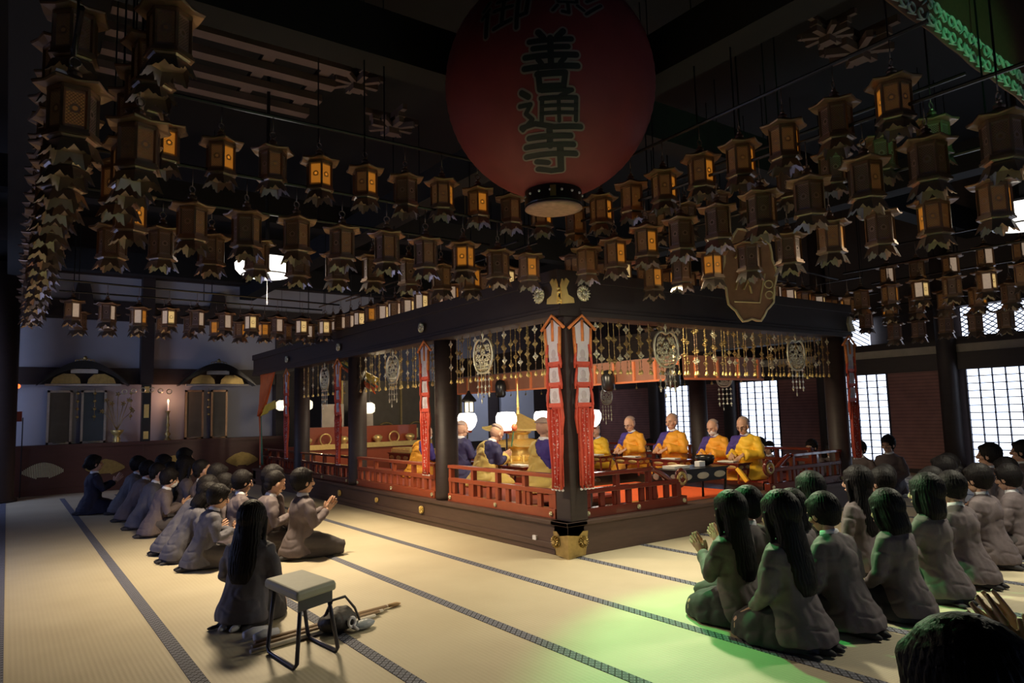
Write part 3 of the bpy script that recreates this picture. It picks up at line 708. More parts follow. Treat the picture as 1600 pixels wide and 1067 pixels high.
def row(A, B, n, vs_, txt, grp, order='left', rod=True):
    A, B = Vector(A), Vector(B)
    for i in range(n):
        p = A.lerp(B, i/(n-1)); v = vs_[i % len(vs_)] if vs_ else rnd.choice((0, 0, 1, 1, 2))
        lantern(p.x+rnd.uniform(-.012, .012), p.y+rnd.uniform(-.012, .012), p.z+rnd.uniform(-.02, .02), v, rnd.uniform(-.35, .35)+rnd.choice((0, math.pi/6)), 'lantern, %s from the %s in %s' % (ORD[i], order, txt), grp)
    if rod:
        d = (B-A).normalized()*.25; g = MB().tube([A-d+Vector((0, 0, .43)), B+d+Vector((0, 0, .43))], .014, 6)
        for q in (.0, .5, 1.0): c = A.lerp(B, q)+Vector((0, 0, .43)); g.tube([c, (c.x, c.y, ZC)], .007, 5)
        o = g.build('lantern_rod', M['black'])
        tag(o, 'thin dark rod carrying ' + txt, 'rod')
# rows above the left aisle, parallel to X (left to right in the photo)
row((-3.78, 0, 3.47), (-.22, 0, 3.47), 10, (3, 2, 1, 4, 3, 0, 2, 3, 1, 2), 'the top row left of the red paper lantern', 'top left lantern row')
row((-3.99, -.02, 2.93), (-.40, 0, 2.90), 10, (2, 1, 1, 1, 1, 1, 1, 4, 1, 4), 'the second row left of the red paper lantern', 'second left lantern row')
row((-4.02, .95, 2.93), (-.5, .95, 2.93), 10, (0, 0, 0, 1, 0, 0, 1, 0, 1, 2), 'the third row above the left aisle', 'third left lantern row')
row((-3.97, 5.8, 3.00), (-.35, 5.8, 2.93), 10, (6, 7, 6, 5, 7, 7, 5, 7, 5, 5), 'the bright small row before the white wall', 'small left lantern row')
row((-3.85, 6.75, 3.0), (-.3, 6.75, 2.97), 10, (1, 7, 7, 2, 1, 4, 2, 4, 1, 7), 'the small row half hidden behind the bright one', 'rear left lantern row')
# stack of rows receding along the left edge
row((-4.45, 5.6, 2.93), (-4.45, -1.7, 2.93), 19, None, 'the lower left-edge stack', 'left edge lanterns low', 'far end')
row((-4.45, 5.6, 3.5), (-4.45, -1.3, 3.5), 18, (1, 0, 0, 0), 'the upper left-edge stack', 'left edge lanterns high', 'far end')
row((-4.05, -.5, 3.47), (-4.05, -1.7, 3.47), 4, (0, 1, 0, 0), 'the short upper left near group', 'upper left near lanterns', 'far end')
row((-4.12, -.55, 2.95), (-4.12, -1.35, 2.95), 3, (3, 2, 1), 'the short group beside the left stack', 'left near lanterns', 'far end')
# rows above the right aisle, parallel to Y (left to right in the photo)
row((0, -.27, 3.37), (0, -3.46, 3.42), 9, (1, 2, 2, 3, 2, 3, 2, 0, 2), 'the top row right of the red paper lantern', 'top right lantern row')
row((0, -.42, 2.93), (0, -4.05, 2.93), 10, (3, 2, 3, 1, 0, 1, 0, 1, 0, 0), 'the second row right of the red paper lantern', 'second right lantern row')
row((.95, -.4, 2.86), (.95, -3.65, 2.82), 9, (2, 1, 4, 1, 0, 2, 1, 2, 3), 'the third row above the right aisle', 'third right lantern row')
row((.95, -.5, 3.40), (.95, -3.3, 3.40), 8, (1, 0, 0, 0, 0, 1, 0, 0), 'the dim upper row above the right aisle', 'upper right dim lanterns')
row((5.9, -.5, 3.33), (5.9, -2.2, 3.33), 5, (5, 1, 5, 5, 5), 'the small far row at the right edge', 'far right upper lanterns', 'left')
row((5.3, -.4, 2.93), (5.3, -2.4, 2.93), 6, (1, 2, 5, 1, 5, 2), 'the small lower row at the right', 'far right lower lanterns')
row((6.3, -.3, 2.88), (6.3, -2.3, 2.88), 6, (2, 1, 2, 2, 1, 1), 'the small row before the upper lattice window', 'far right rear lanterns')
row((7.2, .1, 2.62), (7.2, -1.9, 2.62), 6, (0, 0, 1, 0, 0, 0), 'the row silhouetted on the lattice window', 'lattice window lanterns')
row((6.2, 4.6, 3.0), (6.2, .3, 3.0), 11, (2, 1, 3, 2, 1), 'the far row beyond the sanctuary beam', 'rows beyond the sanctuary')
row((7.1, 3.0, 2.85), (7.1, .5, 2.85), 7, (1, 0, 1), 'the farthest dim row above the windows', 'farthest dim lanterns')
# rows standing above the sanctuary beams
row((.08, 7.0, 3.10), (.08, 1.1, 3.00), 15, (5, 5, 7, 6, 5, 2, 5, 6), 'the row directly above the left lintel beam', 'lanterns on the left beam')
row((.45, 6.6, 3.18), (.45, 1.2, 3.05), 13, (2, 4, 2, 7, 2), 'the inner row behind the left lintel beam', 'inner left beam lanterns')
row((3.9, .1, 2.98), (5.35, .1, 2.92), 5, (6, 5, 2, 5, 2), 'the bright row above the right lintel beam', 'lanterns on the right beam')
row((.5, .35, 3.05), (3.2, .35, 3.05), 8, (3, 3, 5, 3, 3, 3, 2, 3), 'the orange row behind the right lintel beam', 'inner right beam lanterns')
row((3.7, .9, 3.0), (5.5, .9, 3.0), 6, (3, 2, 1), 'the inner orange row near the beam end', 'inner beam end lanterns')

# ---------------------------------------------------------------- big red paper lantern
BL = Vector((-.88, -.99, 4.27)); a_, b_ = .915, .96
t = empty('red_paper_lantern', BL, 0, 'giant dark red round paper lantern with black brush characters, hanging over the corner', 'lantern')
prof = []
for i in range(61):
    th = R(-76+152*i/60); rad = a_*math.cos(th)*(1+.0022*math.cos(i*math.pi)); prof.append((rad, b_*math.sin(th)))
MB().lathe(prof, 96).build('paper_shade', M['red_paper'], t, smooth=True)
g = MB(); zb = b_*math.sin(R(-76)); g.lathe([(.22, zb+.02), (.245, zb+.0), (.25, zb-.12), (.245, zb-.13)], 40); g.build('bottom_ring', M['black'], t, smooth=False)
g = MB(); g.lathe([(.235, zb-.131), (.25, zb-.150), (.18, zb-.165)], 40); g.build('bottom_plate', mat('worn_wood_disc', (.42, .26, .20), .6, scale=20, var=.4), t, smooth=True)
g = MB(); g.lathe([(.245, -zb), (.25, -zb+.1), (.1, -zb+.13), (.02, -zb+.14), (.02, ZC-BL.z-.01)], 40); g.build('top_ring', M['black'], t)
g = MB()
for i in range(16):
    an = 2*math.pi*i/16; g.ell((.25*math.cos(an), .25*math.sin(an), zb-.05), (.012, .012, .012), 8)
g.build('white_stud', M['white'], t)
face = math.atan2(CAM.y-BL.y, CAM.x-BL.x)+R(0)
g = MB(); g.cbox((.252*math.cos(face), .252*math.sin(face), zb-.06), (.012, .05, .09), rz=face); g.build('gilt_crest', M['gold_d'], t)
GLY = {'zen': [([(.30, 1.0), (.38, .90)], .10), ([(.72, 1.0), (.62, .90)], .10), ([(.14, .84), (.86, .86)], .085), ([(.20, .71), (.80, .72)], .085), ([(.06, .57), (.94, .58)], .09), ([(.5, .88), (.5, .42)], .10), ([(.28, .52), (.34, .44)], .08), ([(.74, .53), (.66, .44)], .08),
    ([(.04, .38), (.96, .39)], .09), ([(.28, .27), (.30, .0)], .095), ([(.26, .26), (.74, .27), (.70, .0)], .095), ([(.30, .05), (.70, .05)], .085)],
 'tsu': [([(.07, .97), (.17, .86)], .13), ([(.03, .66), (.20, .67), (.12, .46), (.22, .30), (.06, .06)], .10), ([(.04, .12), (.26, .18), (.55, .06), (.97, .08)], .12), ([(.38, .96), (.84, .97), (.66, .83)], .09), ([(.38, .78), (.36, .22)], .10), ([(.36, .78), (.90, .79), (.89, .24)], .10),
    ([(.38, .60), (.88, .60)], .08), ([(.38, .42), (.88, .42)], .08), ([(.63, .80), (.63, .22)], .09)],
 'ji': [([(.12, .86), (.88, .87)], .10), ([(.5, 1.0), (.5, .66)], .11), ([(.05, .68), (.93, .69)], .10), ([(.04, .47), (.97, .49)], .105), ([(.68, .64), (.68, .08), (.50, .05), (.26, .13)], .12), ([(.24, .32), (.44, .27)], .11)],
 'top_l': [([(.10, 1.0), (.0, .78)], .09), ([(.14, .74), (.0, .54)], .09), ([(.12, .60), (.12, .0)], .10), ([(.32, .88), (.62, .88)], .09), ([(.28, .62), (.66, .62)], .09), ([(.47, .9), (.47, .22)], .09), ([(.30, .12), (.66, .24)], .09), ([(.78, .84), (.98, .84), (.96, .34), (.84, .30)], .09), ([(.78, .86), (.78, .0)], .09)],
 'top_r': [([(.10, .98), (.54, .98), (.54, .74), (.10, .74), (.10, .98)], .07), ([(.10, .86), (.54, .86)], .06), ([(.0, .64), (.66, .64)], .08), ([(.14, .52), (.50, .52), (.50, .36), (.14, .36), (.14, .52)], .07), ([(.32, .36), (.32, .02), (.20, .06)], .08), ([(.12, .26), (.02, .10)], .07), ([(.50, .26), (.62, .12)], .07), ([(.96, .98), (.72, .76)], .08), ([(.98, .68), (.70, .42)], .08), ([(1.0, .38), (.66, .02)], .08)]}
def glyph(key, lat0, lat1, width, dlon=0.0):
    """brush character laid on the paper sphere between two latitudes (degrees)"""
    hgt = R(abs(lat0-lat1))*a_
    for grow, mname, lift, nm in ((.030, 'ink_edge', 1.003, 'character_outline'), (.0, 'ink', 1.006, 'character')):
        g = MB()
        def put(u, v, lift=lift):
            la = R(lat1+(lat0-lat1)*v); lo = face+dlon+(u-.5)*width/(max(.3, math.cos(la))*a_)
            return Vector((a_*math.cos(la)*math.cos(lo), a_*math.cos(la)*math.sin(lo), b_*math.sin(la)))*lift
        for si, (pts, w_) in enumerate(GLY[key]):
            hw = w_*.60*min(width, hgt)+grow*.5; lf = lift+.0004*(si % 5)
            P = [Vector((u*width, v*hgt)) for u, v in pts]
            for p, q in zip(P, P[1:]):
                d = (q-p); L = d.length; d = d/L; nrm = Vector((-d.y, d.x)); k = max(2, int(L/.03)); V = []
                for i in range(k+1):
                    c = p.lerp(q, i/k)
                    for sd in (-1, 1): c2 = c+nrm*hw*sd; V.append(put(c2.x/width, c2.y/hgt, lf))
                g.add(V, [(2*i, 2*i+1, 2*i+3, 2*i+2) for i in range(k)])
            for p in P:
                V = [put(p.x/width, p.y/hgt, lf+.0002)]+[put((p.x+hw*math.cos(a))/width, (p.y+hw*math.sin(a))/hgt, lf+.0002) for a in [2*math.pi*i/14 for i in range(14)]]
                g.add(V, [(0, 1+i, 1+(i+1) % 14) for i in range(14)])
        g.build(nm, M[mname], t)
glyph('zen', 1, -24, .44, R(1)); glyph('tsu', -24, -42, .50); glyph('ji', -42, -66, .43, R(-1))
glyph('top_l', 25, 5, .40, R(-22)); glyph('top_r', 28, 10, .40, R(15))

# white pendant drums
def pendant(x, y, z, r, lab):
    t = empty('pendant_lamp', (x, y, z), 0, lab, 'lamp')
    MB().lathe([(r*.86, .10), (r, .05), (r*.98, -.01), (r*.86, -.055), (r*.6, -.085), (.02, -.1)], 40).build('paper_shade', M['lamp_big'], t, smooth=True)
    MB().lathe([(r*.3, .10), (r*.3, .16), (.02, .2), (.02, ZC-z)], 24).build('canopy', M['black'], t)
    MB().torus((0, 0, -.07), r*.78, .008, 40, 6, 'XY').build('rim_ring', M['black'], t)
    g = MB(); g.tube([(0, 0, -.1), (0, 0, -.36)], .003, 5); g.ell((0, 0, -.37), (.008, .008, .02), 8); g.build('pull_cord', M['white'], t)
pendant(-2.43, 2.03, 3.06, .33, 'lit white drum lamp with pull cord above the left aisle')
pendant(2.36, -3.38, 2.99, .30, 'lit white drum lamp cut by the right edge of the photo')

# brown scalloped plaque with gilt brush marks
t = empty('hanging_plaque', (2.35, -.62, 2.98), R(-42), 'brown scalloped plaque with pale gilt brush strokes among the right lanterns', 'plaque')
P = []
for i in range(40):
    an = 2*math.pi*i/40; k = 1+.05*math.cos(an*10); P.append((.24*math.cos(an)*k*(1.0 if abs(math.sin(an)) < .8 else 1.05), .44*math.sin(an)*k))
MB().prism(P, -.02, .02).build('board', M['plaque'], t)
g = MB(); g.tube([(u, -.025, v) for u, v in P]+[(P[0][0], -.025, P[0][1])], .012, 5); g.build('gilt_edge', M['plaque_gold'], t)
g = MB()
for pts, w_ in (([(-.08, .05), (-.11, -.06), (-.13, -.14)], .028), ([(-.06, .26), (.0, .32), (.03, .36)], .03), ([(.04, .22), (.06, .14), (.03, .06)], .035), ([(-.06, -.14), (-.02, -.06), (.0, -.12), (.01, -.18)], .032), ([(-.12, .16), (-.08, .22)], .03)):
    g.tube([(u, -.026, v) for u, v in pts], w_, 6, .3)
g.tube([(-.15, -.024, -.25), (.08, -.024, -.27), (.14, -.024, .0)], .009, 5)
for cz in (-.1, -.2): g.torus((.17, -.024, cz), .035, .007, 12, 5)
g.build('brush_mark', M['plaque_gold'], t)
t.scale = (1.25, 1.25, 1.25)
MB().tube([(0, 0, .43), (0, 0, (ZC-2.98)/1.25)], .008, 6).build('hanging_rod', M['black'], t)

# canopy cloth at upper right with scroll embroidery
t = empty('canopy_valance', (-.6, -3.6, 3.97), 0, 'brown canopy cloth with green-lit scroll embroidery, upper right corner', 'canopy')
x1 = 4.2; sl = -.07
def cz(x): return sl*x
g = MB(); n = 60; top = 1.6; V = []; F = []
for i in range(n+1):
    x = -.5+(x1+.5)*i/n; dy = .006*math.sin(x*5)+.004*math.sin(x*13)
    for zz in (cz(x), cz(x)+.28, cz(x)+top): V.append((x, dy+(0 if zz < cz(x)+.3 else -.05), zz))
for i in range(n):
    for k in range(2): F.append((i*3+k, (i+1)*3+k, (i+1)*3+k+1, i*3+k+1))
g.add(V, F); o = g.build('cloth', M['cloth_brown'], t, smooth=True); s = o.modifiers.new('s', 'SOLIDIFY'); s.thickness = .012
g = MB(); rr4 = random.Random(3); x = -.3
while x < x1-.2:
    for up in (0, 1):
        zc = cz(x)+(.08 if up == 0 else .19)+rr4.uniform(-.01, .01); sgn = 1 if (int(x*7)+up) % 2 else -1; pts = []
        for i in range(16):
            an = i*.42; r = .055*(1-i/22); pts.append((x+sgn*r*math.cos(an), 0, zc+r*math.sin(an)*(1 if up else -1)))
        pts = [(x+sgn*.09, 0, zc-.03*(1 if up else -1))]+pts
        pts = [(p[0], .006*math.sin(p[0]*5)+.004*math.sin(p[0]*13)-.016, p[2]) for p in pts]
        g.tube(pts, [.009]+[.015-.0004*i for i in range(16)], 6, .5)
    for q in range(2):
        zz = cz(x)+.02+.22*q; g.tube([(x-.06, .006*math.sin((x-.06)*5)+.004*math.sin((x-.06)*13)-.016, zz), (x+.05, .006*math.sin((x+.05)*5)+.004*math.sin((x+.05)*13)-.016, zz+.02*(1-2*q))], .006, 5)
    x += .115
g.build('scroll_embroidery', M['cloth_scroll'], t, smooth=True)
#PART2
# ---------------------------------------------------------------- people
def head_raw():
    m = MB(); m.ell((-.008, 0, .02), (.098, .077, .105), 20); m.ell((.030, 0, -.055), (.058, .052, .058), 16); m.ell((.052, 0, -.082), (.028, .026, .024), 12)
    m.tube([(.085, 0, .02), (.108, 0, -.025)], [.010, .017], 8); m.ell((.102, 0, -.028), (.014, .019, .011), 10)
    m.ell((.078, 0, .028), (.016, .055, .012), 10); m.ell((.088, 0, -.058), (.010, .024, .010), 10)
    for s in (-1, 1): m.ell((.010, s*.078, -.010), (.018, .010, .030), 10); m.ell((.055, s*.040, -.02), (.030, .024, .026), 10)
    return remesh(m, .0055, 2)
HEAD = head_raw()
def hand_raw(vox=.0035):
    """right hand, wrist at the origin, fingers along +x, palm facing -y, thumb towards +z"""
    m = MB(); m.ell((.045, 0, 0), (.050, .014, .040), 14); m.tube([(-.02, 0, 0), (.02, 0, 0)], [.026, .030], 10, .7)
    for k, (z, L, up) in enumerate(((.030, .075, .10), (.010, .085, .03), (-.011, .078, -.05), (-.030, .062, -.14))):
        m.tube([(.070, 0, z), (.085+L*.35, -.002, z+up*L*.5), (.085+L*.75, -.007, z+up*L), (.085+L, -.014, z+up*L*1.2)], [.0095, .0088, .0078, .0062], 8)
    m.tube([(.012, -.006, .026), (.040, -.012, .050), (.068, -.014, .064)], [.013, .011, .008], 8)
    return remesh(m, vox, 1)
HAND = hand_raw()
def add_mesh(mb, VF, mtx, m=0):
    mb.m = m; mb.add([mtx @ Vector(v) for v in VF[0]], VF[1]); mb.m = 0
MESHC = {}
def pose(lean, arms, wide):
    P = Vector((0, 0, .20)); s = Vector((math.sin(lean), 0, math.cos(lean))); Nk = P+s*.44; a = s.cross(Vector((0, -1, 0)))
    sh = [Nk-s*.055+Vector((0, d*.165, 0)) for d in (-1, 1)]
    if arms == 'pray': el = [P+s*.17+a*.06+Vector((0, d*.235, 0)) for d in (-1, 1)]; wr = [P+s*.29+a*.27+Vector((0, d*.022, 0)) for d in (-1, 1)]
    elif arms == 'book': el = [P+s*.17+a*.08+Vector((0, d*.24, 0)) for d in (-1, 1)]; wr = [P+s*.20+a*.30+Vector((0, d*.09, 0)) for d in (-1, 1)]
    elif arms == 'raise': el = [P+s*.20+a*.12+Vector((0, d*.22, 0)) for d in (-1, 1)]; wr = [P+s*.30+a*.30+Vector((0, d*.03, 0)) for d in (-1, 1)]
    elif arms == 'high': el = [P+s*.28+a*.14+Vector((0, d*.20, 0)) for d in (-1, 1)]; wr = [P+s*.50+a*.26+Vector((0, d*.045, 0)) for d in (-1, 1)]
    else: el = [P+s*.16+a*.03+Vector((0, d*.23, 0)) for d in (-1, 1)]; wr = [P+s*.03+a*.24+Vector((0, d*.10, 0)) for d in (-1, 1)]
    return P, s, a, Nk, sh, el, wr
def body_mesh(lean, arms, nod, skirt):
    key = ('b', round(lean, 2), arms, round(nod, 2), skirt)
    if key in MESHC: return MESHC[key]
    P, s, a, Nk, sh, el, wr = pose(lean, arms, 1)
    m = MB(); m.loft([(P+s*(-.05), .07, .11, a), (P+s*.1, .07, .10, a), (P+s*.3, .075, .12, a), (P+s*.39, .055, .10, a), (P+s*.44, .045, .055, a)], 16)
    hn = lean*.55+nod; hd = Vector((math.sin(hn), 0, math.cos(hn))); Hc = Nk+s*.035+hd*.118
    m.tube([Nk-s*.04, Nk+s*.03, Hc-hd*.06], [.055, .047, .046], 12)
    for i, d in enumerate((-1, 1)):
        m.tube([sh[i]-s*.01, el[i], wr[i]], [.036, .032, .024], 10)
        m.tube([(0, d*.09, .16), (.20, d*.10, .13), (.36, d*.11, .085)], [.07, .06, .050], 10)
        m.tube([(.36, d*.11, .070), (.20, d*.10, .055), (-.03, d*.07, .048), (-.12, d*.06, .035), (-.20, d*.05, .022)], [.058, .052, .038, .034, .018], 10)
    V, F = remesh(m, .013, 3); g = MB(); g.add(V, F)
    Rh = Matrix.Translation(Hc) @ Matrix.Rotation(hn, 4, 'Y') @ Matrix.Scale(1.09, 4); add_mesh(g, HEAD, Rh)
    g.m = 1
    for d in (-1, 1): g.ell(Rh @ Vector((.087, d*.031, .003)), (.006, .013, .0045), 8); g.tube([Rh @ Vector((.092, d*.016, .024)), Rh @ Vector((.090, d*.034, .028)), Rh @ Vector((.076, d*.050, .022))], .0032, 5)
    g.m = 2; g.ell(Rh @ Vector((.095, 0, -.058)), (.005, .020, .0045), 8); g.m = 0
    for i, d in enumerate((-1, 1)):
        if arms in ('pray', 'raise', 'high'):
            ex = (s*.80+a*.6).normalized(); ey = Vector((0, d, 0)); ez = ex.cross(ey)*d*-1
            ez = (-a*.8+s*.6)
            ez = ez-ex*ez.dot(ex); ez.normalize()
        else:
            ex = (a*.9-s*.35+Vector((0, -d*.35, 0))).normalized(); ey = (s+a*.2); ey = (ey-ex*ey.dot(ex)).normalized(); ez = Vector((0, -d, 0)); ez = (ez-ex*ez.dot(ex)-ey*ez.dot(ey)).normalized()
        mt = Matrix(((ex.x, ey.x, ez.x, wr[i].x), (ex.y, ey.y, ez.y, wr[i].y), (ex.z, ey.z, ez.z, wr[i].z), (0, 0, 0, 1))); add_mesh(g, HAND, mt)
    me = g.mesh('body', [M['skin'], M['eye'], M['lip']], True); MESHC[key] = (me, Rh); return MESHC[key]
def jacket_mesh(lean, arms, mname, flare, loose=0):
    key = ('j', round(lean, 2), arms, mname, flare, loose)
    if key in MESHC: return MESHC[key]
    P, s, a, Nk, sh, el, wr = pose(lean, arms, 1); m = MB(); q = 1+loose
    dn = Vector((0, 0, 1))
    m.loft([((-.05, 0, .045), .175*flare, .205*flare), ((-.045, 0, .10), .17*flare, .205*flare), (Vector((-.02, 0, .19)), .155, .195), (P+s*.10, .13*q, .172*q, a), (P+s*.19, .122*q, .166*q, a), (P+s*.30, .126*q, .188*q, a), (P+s*.375, .112*q, .200*q, a), (P+s*.42, .085*q, .165*q, a), (P+s*.45, .064, .095, a), (P+s*.462, .055, .07, a)], 22)
    for i in (0, 1):
        hw = wr[i]+(el[i]-wr[i])*.10
        m.tube([sh[i]+Vector((0, -(1 if i else -1)*.03, .0)), sh[i].lerp(el[i], .5), el[i], el[i].lerp(hw, .5), hw], [.066*q, .066*q, .058*q, .050*q, .044*q+loose*.16], 12)
    V, F = remesh(m, .011, 3, .012 if not loose else .014); g = MB(); g.add(V, F)
    me = g.mesh('jacket', M[mname], True); MESHC[key] = me; return me
def lower_mesh(kind, mname):
    key = ('l', kind, mname)
    if key in MESHC: return MESHC[key]
    m = MB()
    if kind == 'skirt':
        m.loft([((.12, 0, .010), .33, .235), ((.12, 0, .06), .335, .235), ((.13, 0, .12), .31, .22), ((.10, 0, .19), .23, .19), ((0, 0, .26), .13, .15)], 24); wr_a = .012
        m.tube([(-.14, .12, .02), (-.24, .17, .018)], [.06, .03], 8, .3); m.tube([(-.14, -.10, .02), (-.25, -.14, .018)], [.06, .03], 8, .3)
    else:
        for d in (-1, 1):
            m.tube([(-.02, d*.08, .18), (.22, d*.115, .15), (.43, d*.125, .085)], [.115, .098, .072], 12)
            m.tube([(.43, d*.125, .075), (.20, d*.11, .062), (-.06, d*.08, .060)], [.070, .065, .055], 10); 
        m.ell((-.02, 0, .16), (.14, .17, .12), 14); wr_a = .006
    V, F = remesh(m, .014, 2, wr_a); V = [(x, y, max(z, .004)) for x, y, z in V]; g = MB(); g.add(V, F); me = g.mesh(kind, M[mname], True); MESHC[key] = me; return me
def feet_mesh(mname):
    key = ('f', mname)
    if key in MESHC: return MESHC[key]
    m = MB()
    for d in (-1, 1): m.tube([(-.05, d*.07, .042), (-.13, d*.06, .036), (-.22, d*.05, .026), (-.27, d*.045, .02)], [.040, .038, .032, .016], 10, .8)
    V, F = remesh(m, .009, 1); g = MB(); g.add(V, F); me = g.mesh('sock', M[mname], True); MESHC[key] = me; return me
def hair_mesh(style):
    """in head space"""
    key = ('h', style)
    if key in MESHC: return MESHC[key]
    if style == 'shaved':
        g = MB(); n = 22; rg = []
        for j in range(9):
            th = j/8*1.25; rg.append([Vector((-.012+.100*math.sin(th)*math.cos(2*math.pi*i/n), .079*math.sin(th)*math.sin(2*math.pi*i/n), .02+.108*math.cos(th)))+Vector((-.02*j/8, 0, 0)) for i in range(n)])
        g.rings(rg[1:], True); me = g.mesh('shaved_hair', M['stubble'], True); MESHC[key] = me; return me
    m = MB(); t_ = {'crew': .006, 'short': .017, 'bob': .025, 'long': .025, 'bun': .016}[style]
    m.ell((-.022, 0, .032), (.094+t_, .076+t_, .100+t_), 20)
    if style != 'crew':
        m.ell((.035, 0, .082), (.060, .068, .040), 14)
        for s in (-1, 1): m.ell((-.012 if style in ('short', 'bun') else .008, s*.076, .030 if style in ('short', 'bun') else .0), (.045, .019, .055), 10)
    else: m.ell((.02, 0, .080), (.055, .062, .035), 12)
    m.ell((-.055, 0, -.030), (.052, .066, .062), 14)
    if style == 'long':
        m.loft([((-.035, 0, .05), .075, .092), ((-.045, 0, -.05), .072, .100), ((-.055, 0, -.16), .062, .112), ((-.075, 0, -.28), .048, .115), ((-.085, 0, -.38), .038, .100), ((-.085, 0, -.45), .022, .060)], 18)
        for s in (-1, 1): m.tube([(.03, s*.085, .03), (.025, s*.088, -.08), (.01, s*.100, -.20)], [.018, .020, .012], 8)
    if style == 'bob':
        m.loft([((-.03, 0, .05), .085, .095), ((-.035, 0, -.05), .085, .108), ((-.045, 0, -.13), .075, .108), ((-.05, 0, -.175), .055, .09)], 18)
        for s in (-1, 1): m.tube([(.03, s*.082, .03), (.035, s*.088, -.06), (.02, s*.088, -.13)], [.018, .022, .014], 8)
    if style == 'bun': m.ell((-.12, 0, -.02), (.04, .042, .04), 12)
    V, F = remesh(m, .0075, 1)
    V2 = []
    for v in V:   # strands
        p = Vector(v); an = math.atan2(p.y, p.x+.03); k = .0035*math.sin(an*34+noise.noise(p*14)*5)*(1 if style != 'crew' else .3)
        d = Vector((p.x+.03, p.y, 0)); d = d.normalized() if d.length > .01 else Vector((0, 0, 0)); V2.append(p+d*k)
    g = MB(); g.add(V2, F); me = g.mesh('hair', M['hair'], True); MESHC[key] = me; return me
def collar_mesh(lean, mname='white'):
    key = ('c', round(lean, 2), mname)
    if key in MESHC: return MESHC[key]
    P, s, a, Nk, *_ = pose(lean, 'lap', 1); g = MB()
    rg = []
    for z, r in ((-.01, .066), (.012, .064), (.030, .058), (.032, .053), (.012, .052)): rg.append([Nk+s*(.012+z)+a*math.cos(2*math.pi*i/18)*r*.95+Vector((0, 1, 0))*math.sin(2*math.pi*i/18)*r*1.12 for i in range(18)])
    g.rings(rg, False); me = g.mesh('shirt_collar', M[mname], True); MESHC[key] = me; return me
def mask_mesh():
    if 'mask' in MESHC: return MESHC['mask']
    g = MB(); V = []; F = []
    for j in range(7):
        for i in range(9):
            u = (i-4)/4; v = (j-3)/3; y = u*.056; z = -.052-v*.040*(1-.15*u*u); x = .108-.058*abs(u)**2.2-.012*v*v+(.004 if v < 0 else 0)-.012*(v > .5); V.append((x, y, z))
    for j in range(6):
        for i in range(8): F.append((j*9+i, j*9+i+1, (j+1)*9+i+1, (j+1)*9+i))
    g.add(V, F)
    for s in (-1, 1):
        for z in (-.03, -.08): g.tube([(.052, s*.056, z), (.0, s*.080, -.01)], .0015, 4)
    me = g.mesh('face_mask', M['white'], True); MESHC['mask'] = me; return me
npeople = 0
def person(x, y, deg, lab, grp=None, lean=.12, nod=.1, arms='pray', hair='short', top='jacket', low='trouser', lowm='trouser', flare=1.0, mask=False, sc_=1.0, glasses=False, socks='skirt', z=0):
    global npeople; npeople += 1
    t = empty('person', (x, y, z), R(deg), lab, 'person', grp); t.scale = (sc_, sc_, sc_)
    me, Rh = body_mesh(lean, arms, nod, low); link('body', me, t)
    link('jacket' if top != 'navy' else 'cardigan', jacket_mesh(lean, arms, top, flare), t)
    link('skirt' if low == 'skirt' else 'trousers', lower_mesh(low, lowm), t)
    link('socks', feet_mesh(socks), t)
    h = link('hair', hair_mesh(hair), t); h.matrix_local = Rh
    link('shirt_collar', collar_mesh(lean), t)
    if mask: k = link('face_mask', mask_mesh(), t); k.matrix_local = Rh
    if glasses: k = link('glasses', glasses_mesh(), t); k.matrix_local = Rh
    return t
def glasses_mesh():
    if 'gl' in MESHC: return MESHC['gl']
    g = MB()
    for s in (-1, 1): g.torus((.101, s*.030, .003), .019, .002, 12, 4, 'YZ'); g.tube([(.101, s*.048, .005), (.0, s*.082, .0)], .002, 4)
    g.tube([(.103, -.012, .004), (.103, .012, .004)], .002, 4); me = g.mesh('glasses', M['steel'], True); MESHC['gl'] = me; return me

GL, GR = 'kneeling students on the left', 'kneeling students on the right'
J, JB = 'jacket', 'jacket_b'
# left aisle, facing the sanctuary
person(-3.50, 7.75, 0, 'woman in navy cardigan kneeling alone at far left with hands raised in prayer', lean=.05, nod=-.05, arms='raise', hair='bun', top='navy', low='skirt', lowm='navy', sc_=1.0)
person(-3.10, 7.35, 0, 'student in grey blazer kneeling next to the woman in navy', GL, .42, -.1, 'lap', 'short', JB, sc_=1.0)
person(-3.12, 6.35, 0, 'bowing student, second in the left front row, brown-grey blazer', GL, .45, -.05, 'pray', 'short', J, sc_=.97)
person(-3.10, 5.35, 0, 'crew-cut student with blue shirt collar in the left front row', GL, .35, 0, 'lap', 'crew', JB, sc_=.97)
person(-3.08, 4.50, 0, 'student in white face mask pressing palms together in the left front row', GL, .30, .1, 'pray', 'short', J, mask=True, sc_=.92)
person(-3.10, 3.10, 0, 'student bowing deeply in a wide grey blazer, left front row', GL, .62, .25, 'pray', 'short', JB, flare=1.15, sc_=.98)
person(-3.14, 2.55, 0, 'girl with hair falling forward, bowing between the deep bower and the row end', GL, .50, .3, 'pray', 'bob', JB, low='skirt', lowm='skirt', sc_=.90)
person(-3.06, 1.98, 0, 'black-haired student at the near end of the left front row', GL, .30, .15, 'pray', 'short', JB, sc_=.88)
NG = person(-3.22, -.22, 42, 'long-haired girl kneeling behind the folding stool in the left foreground', 'near kneeling girls', .14, .1, 'lap', 'long', JB, low='skirt', lowm='skirt', flare=1.05, socks='sock', sc_=.90)
person(-2.72, 6.10, 0, 'boy half hidden behind the crew-cut student', GL, .2, .1, 'lap', 'short', J, sc_=.9)
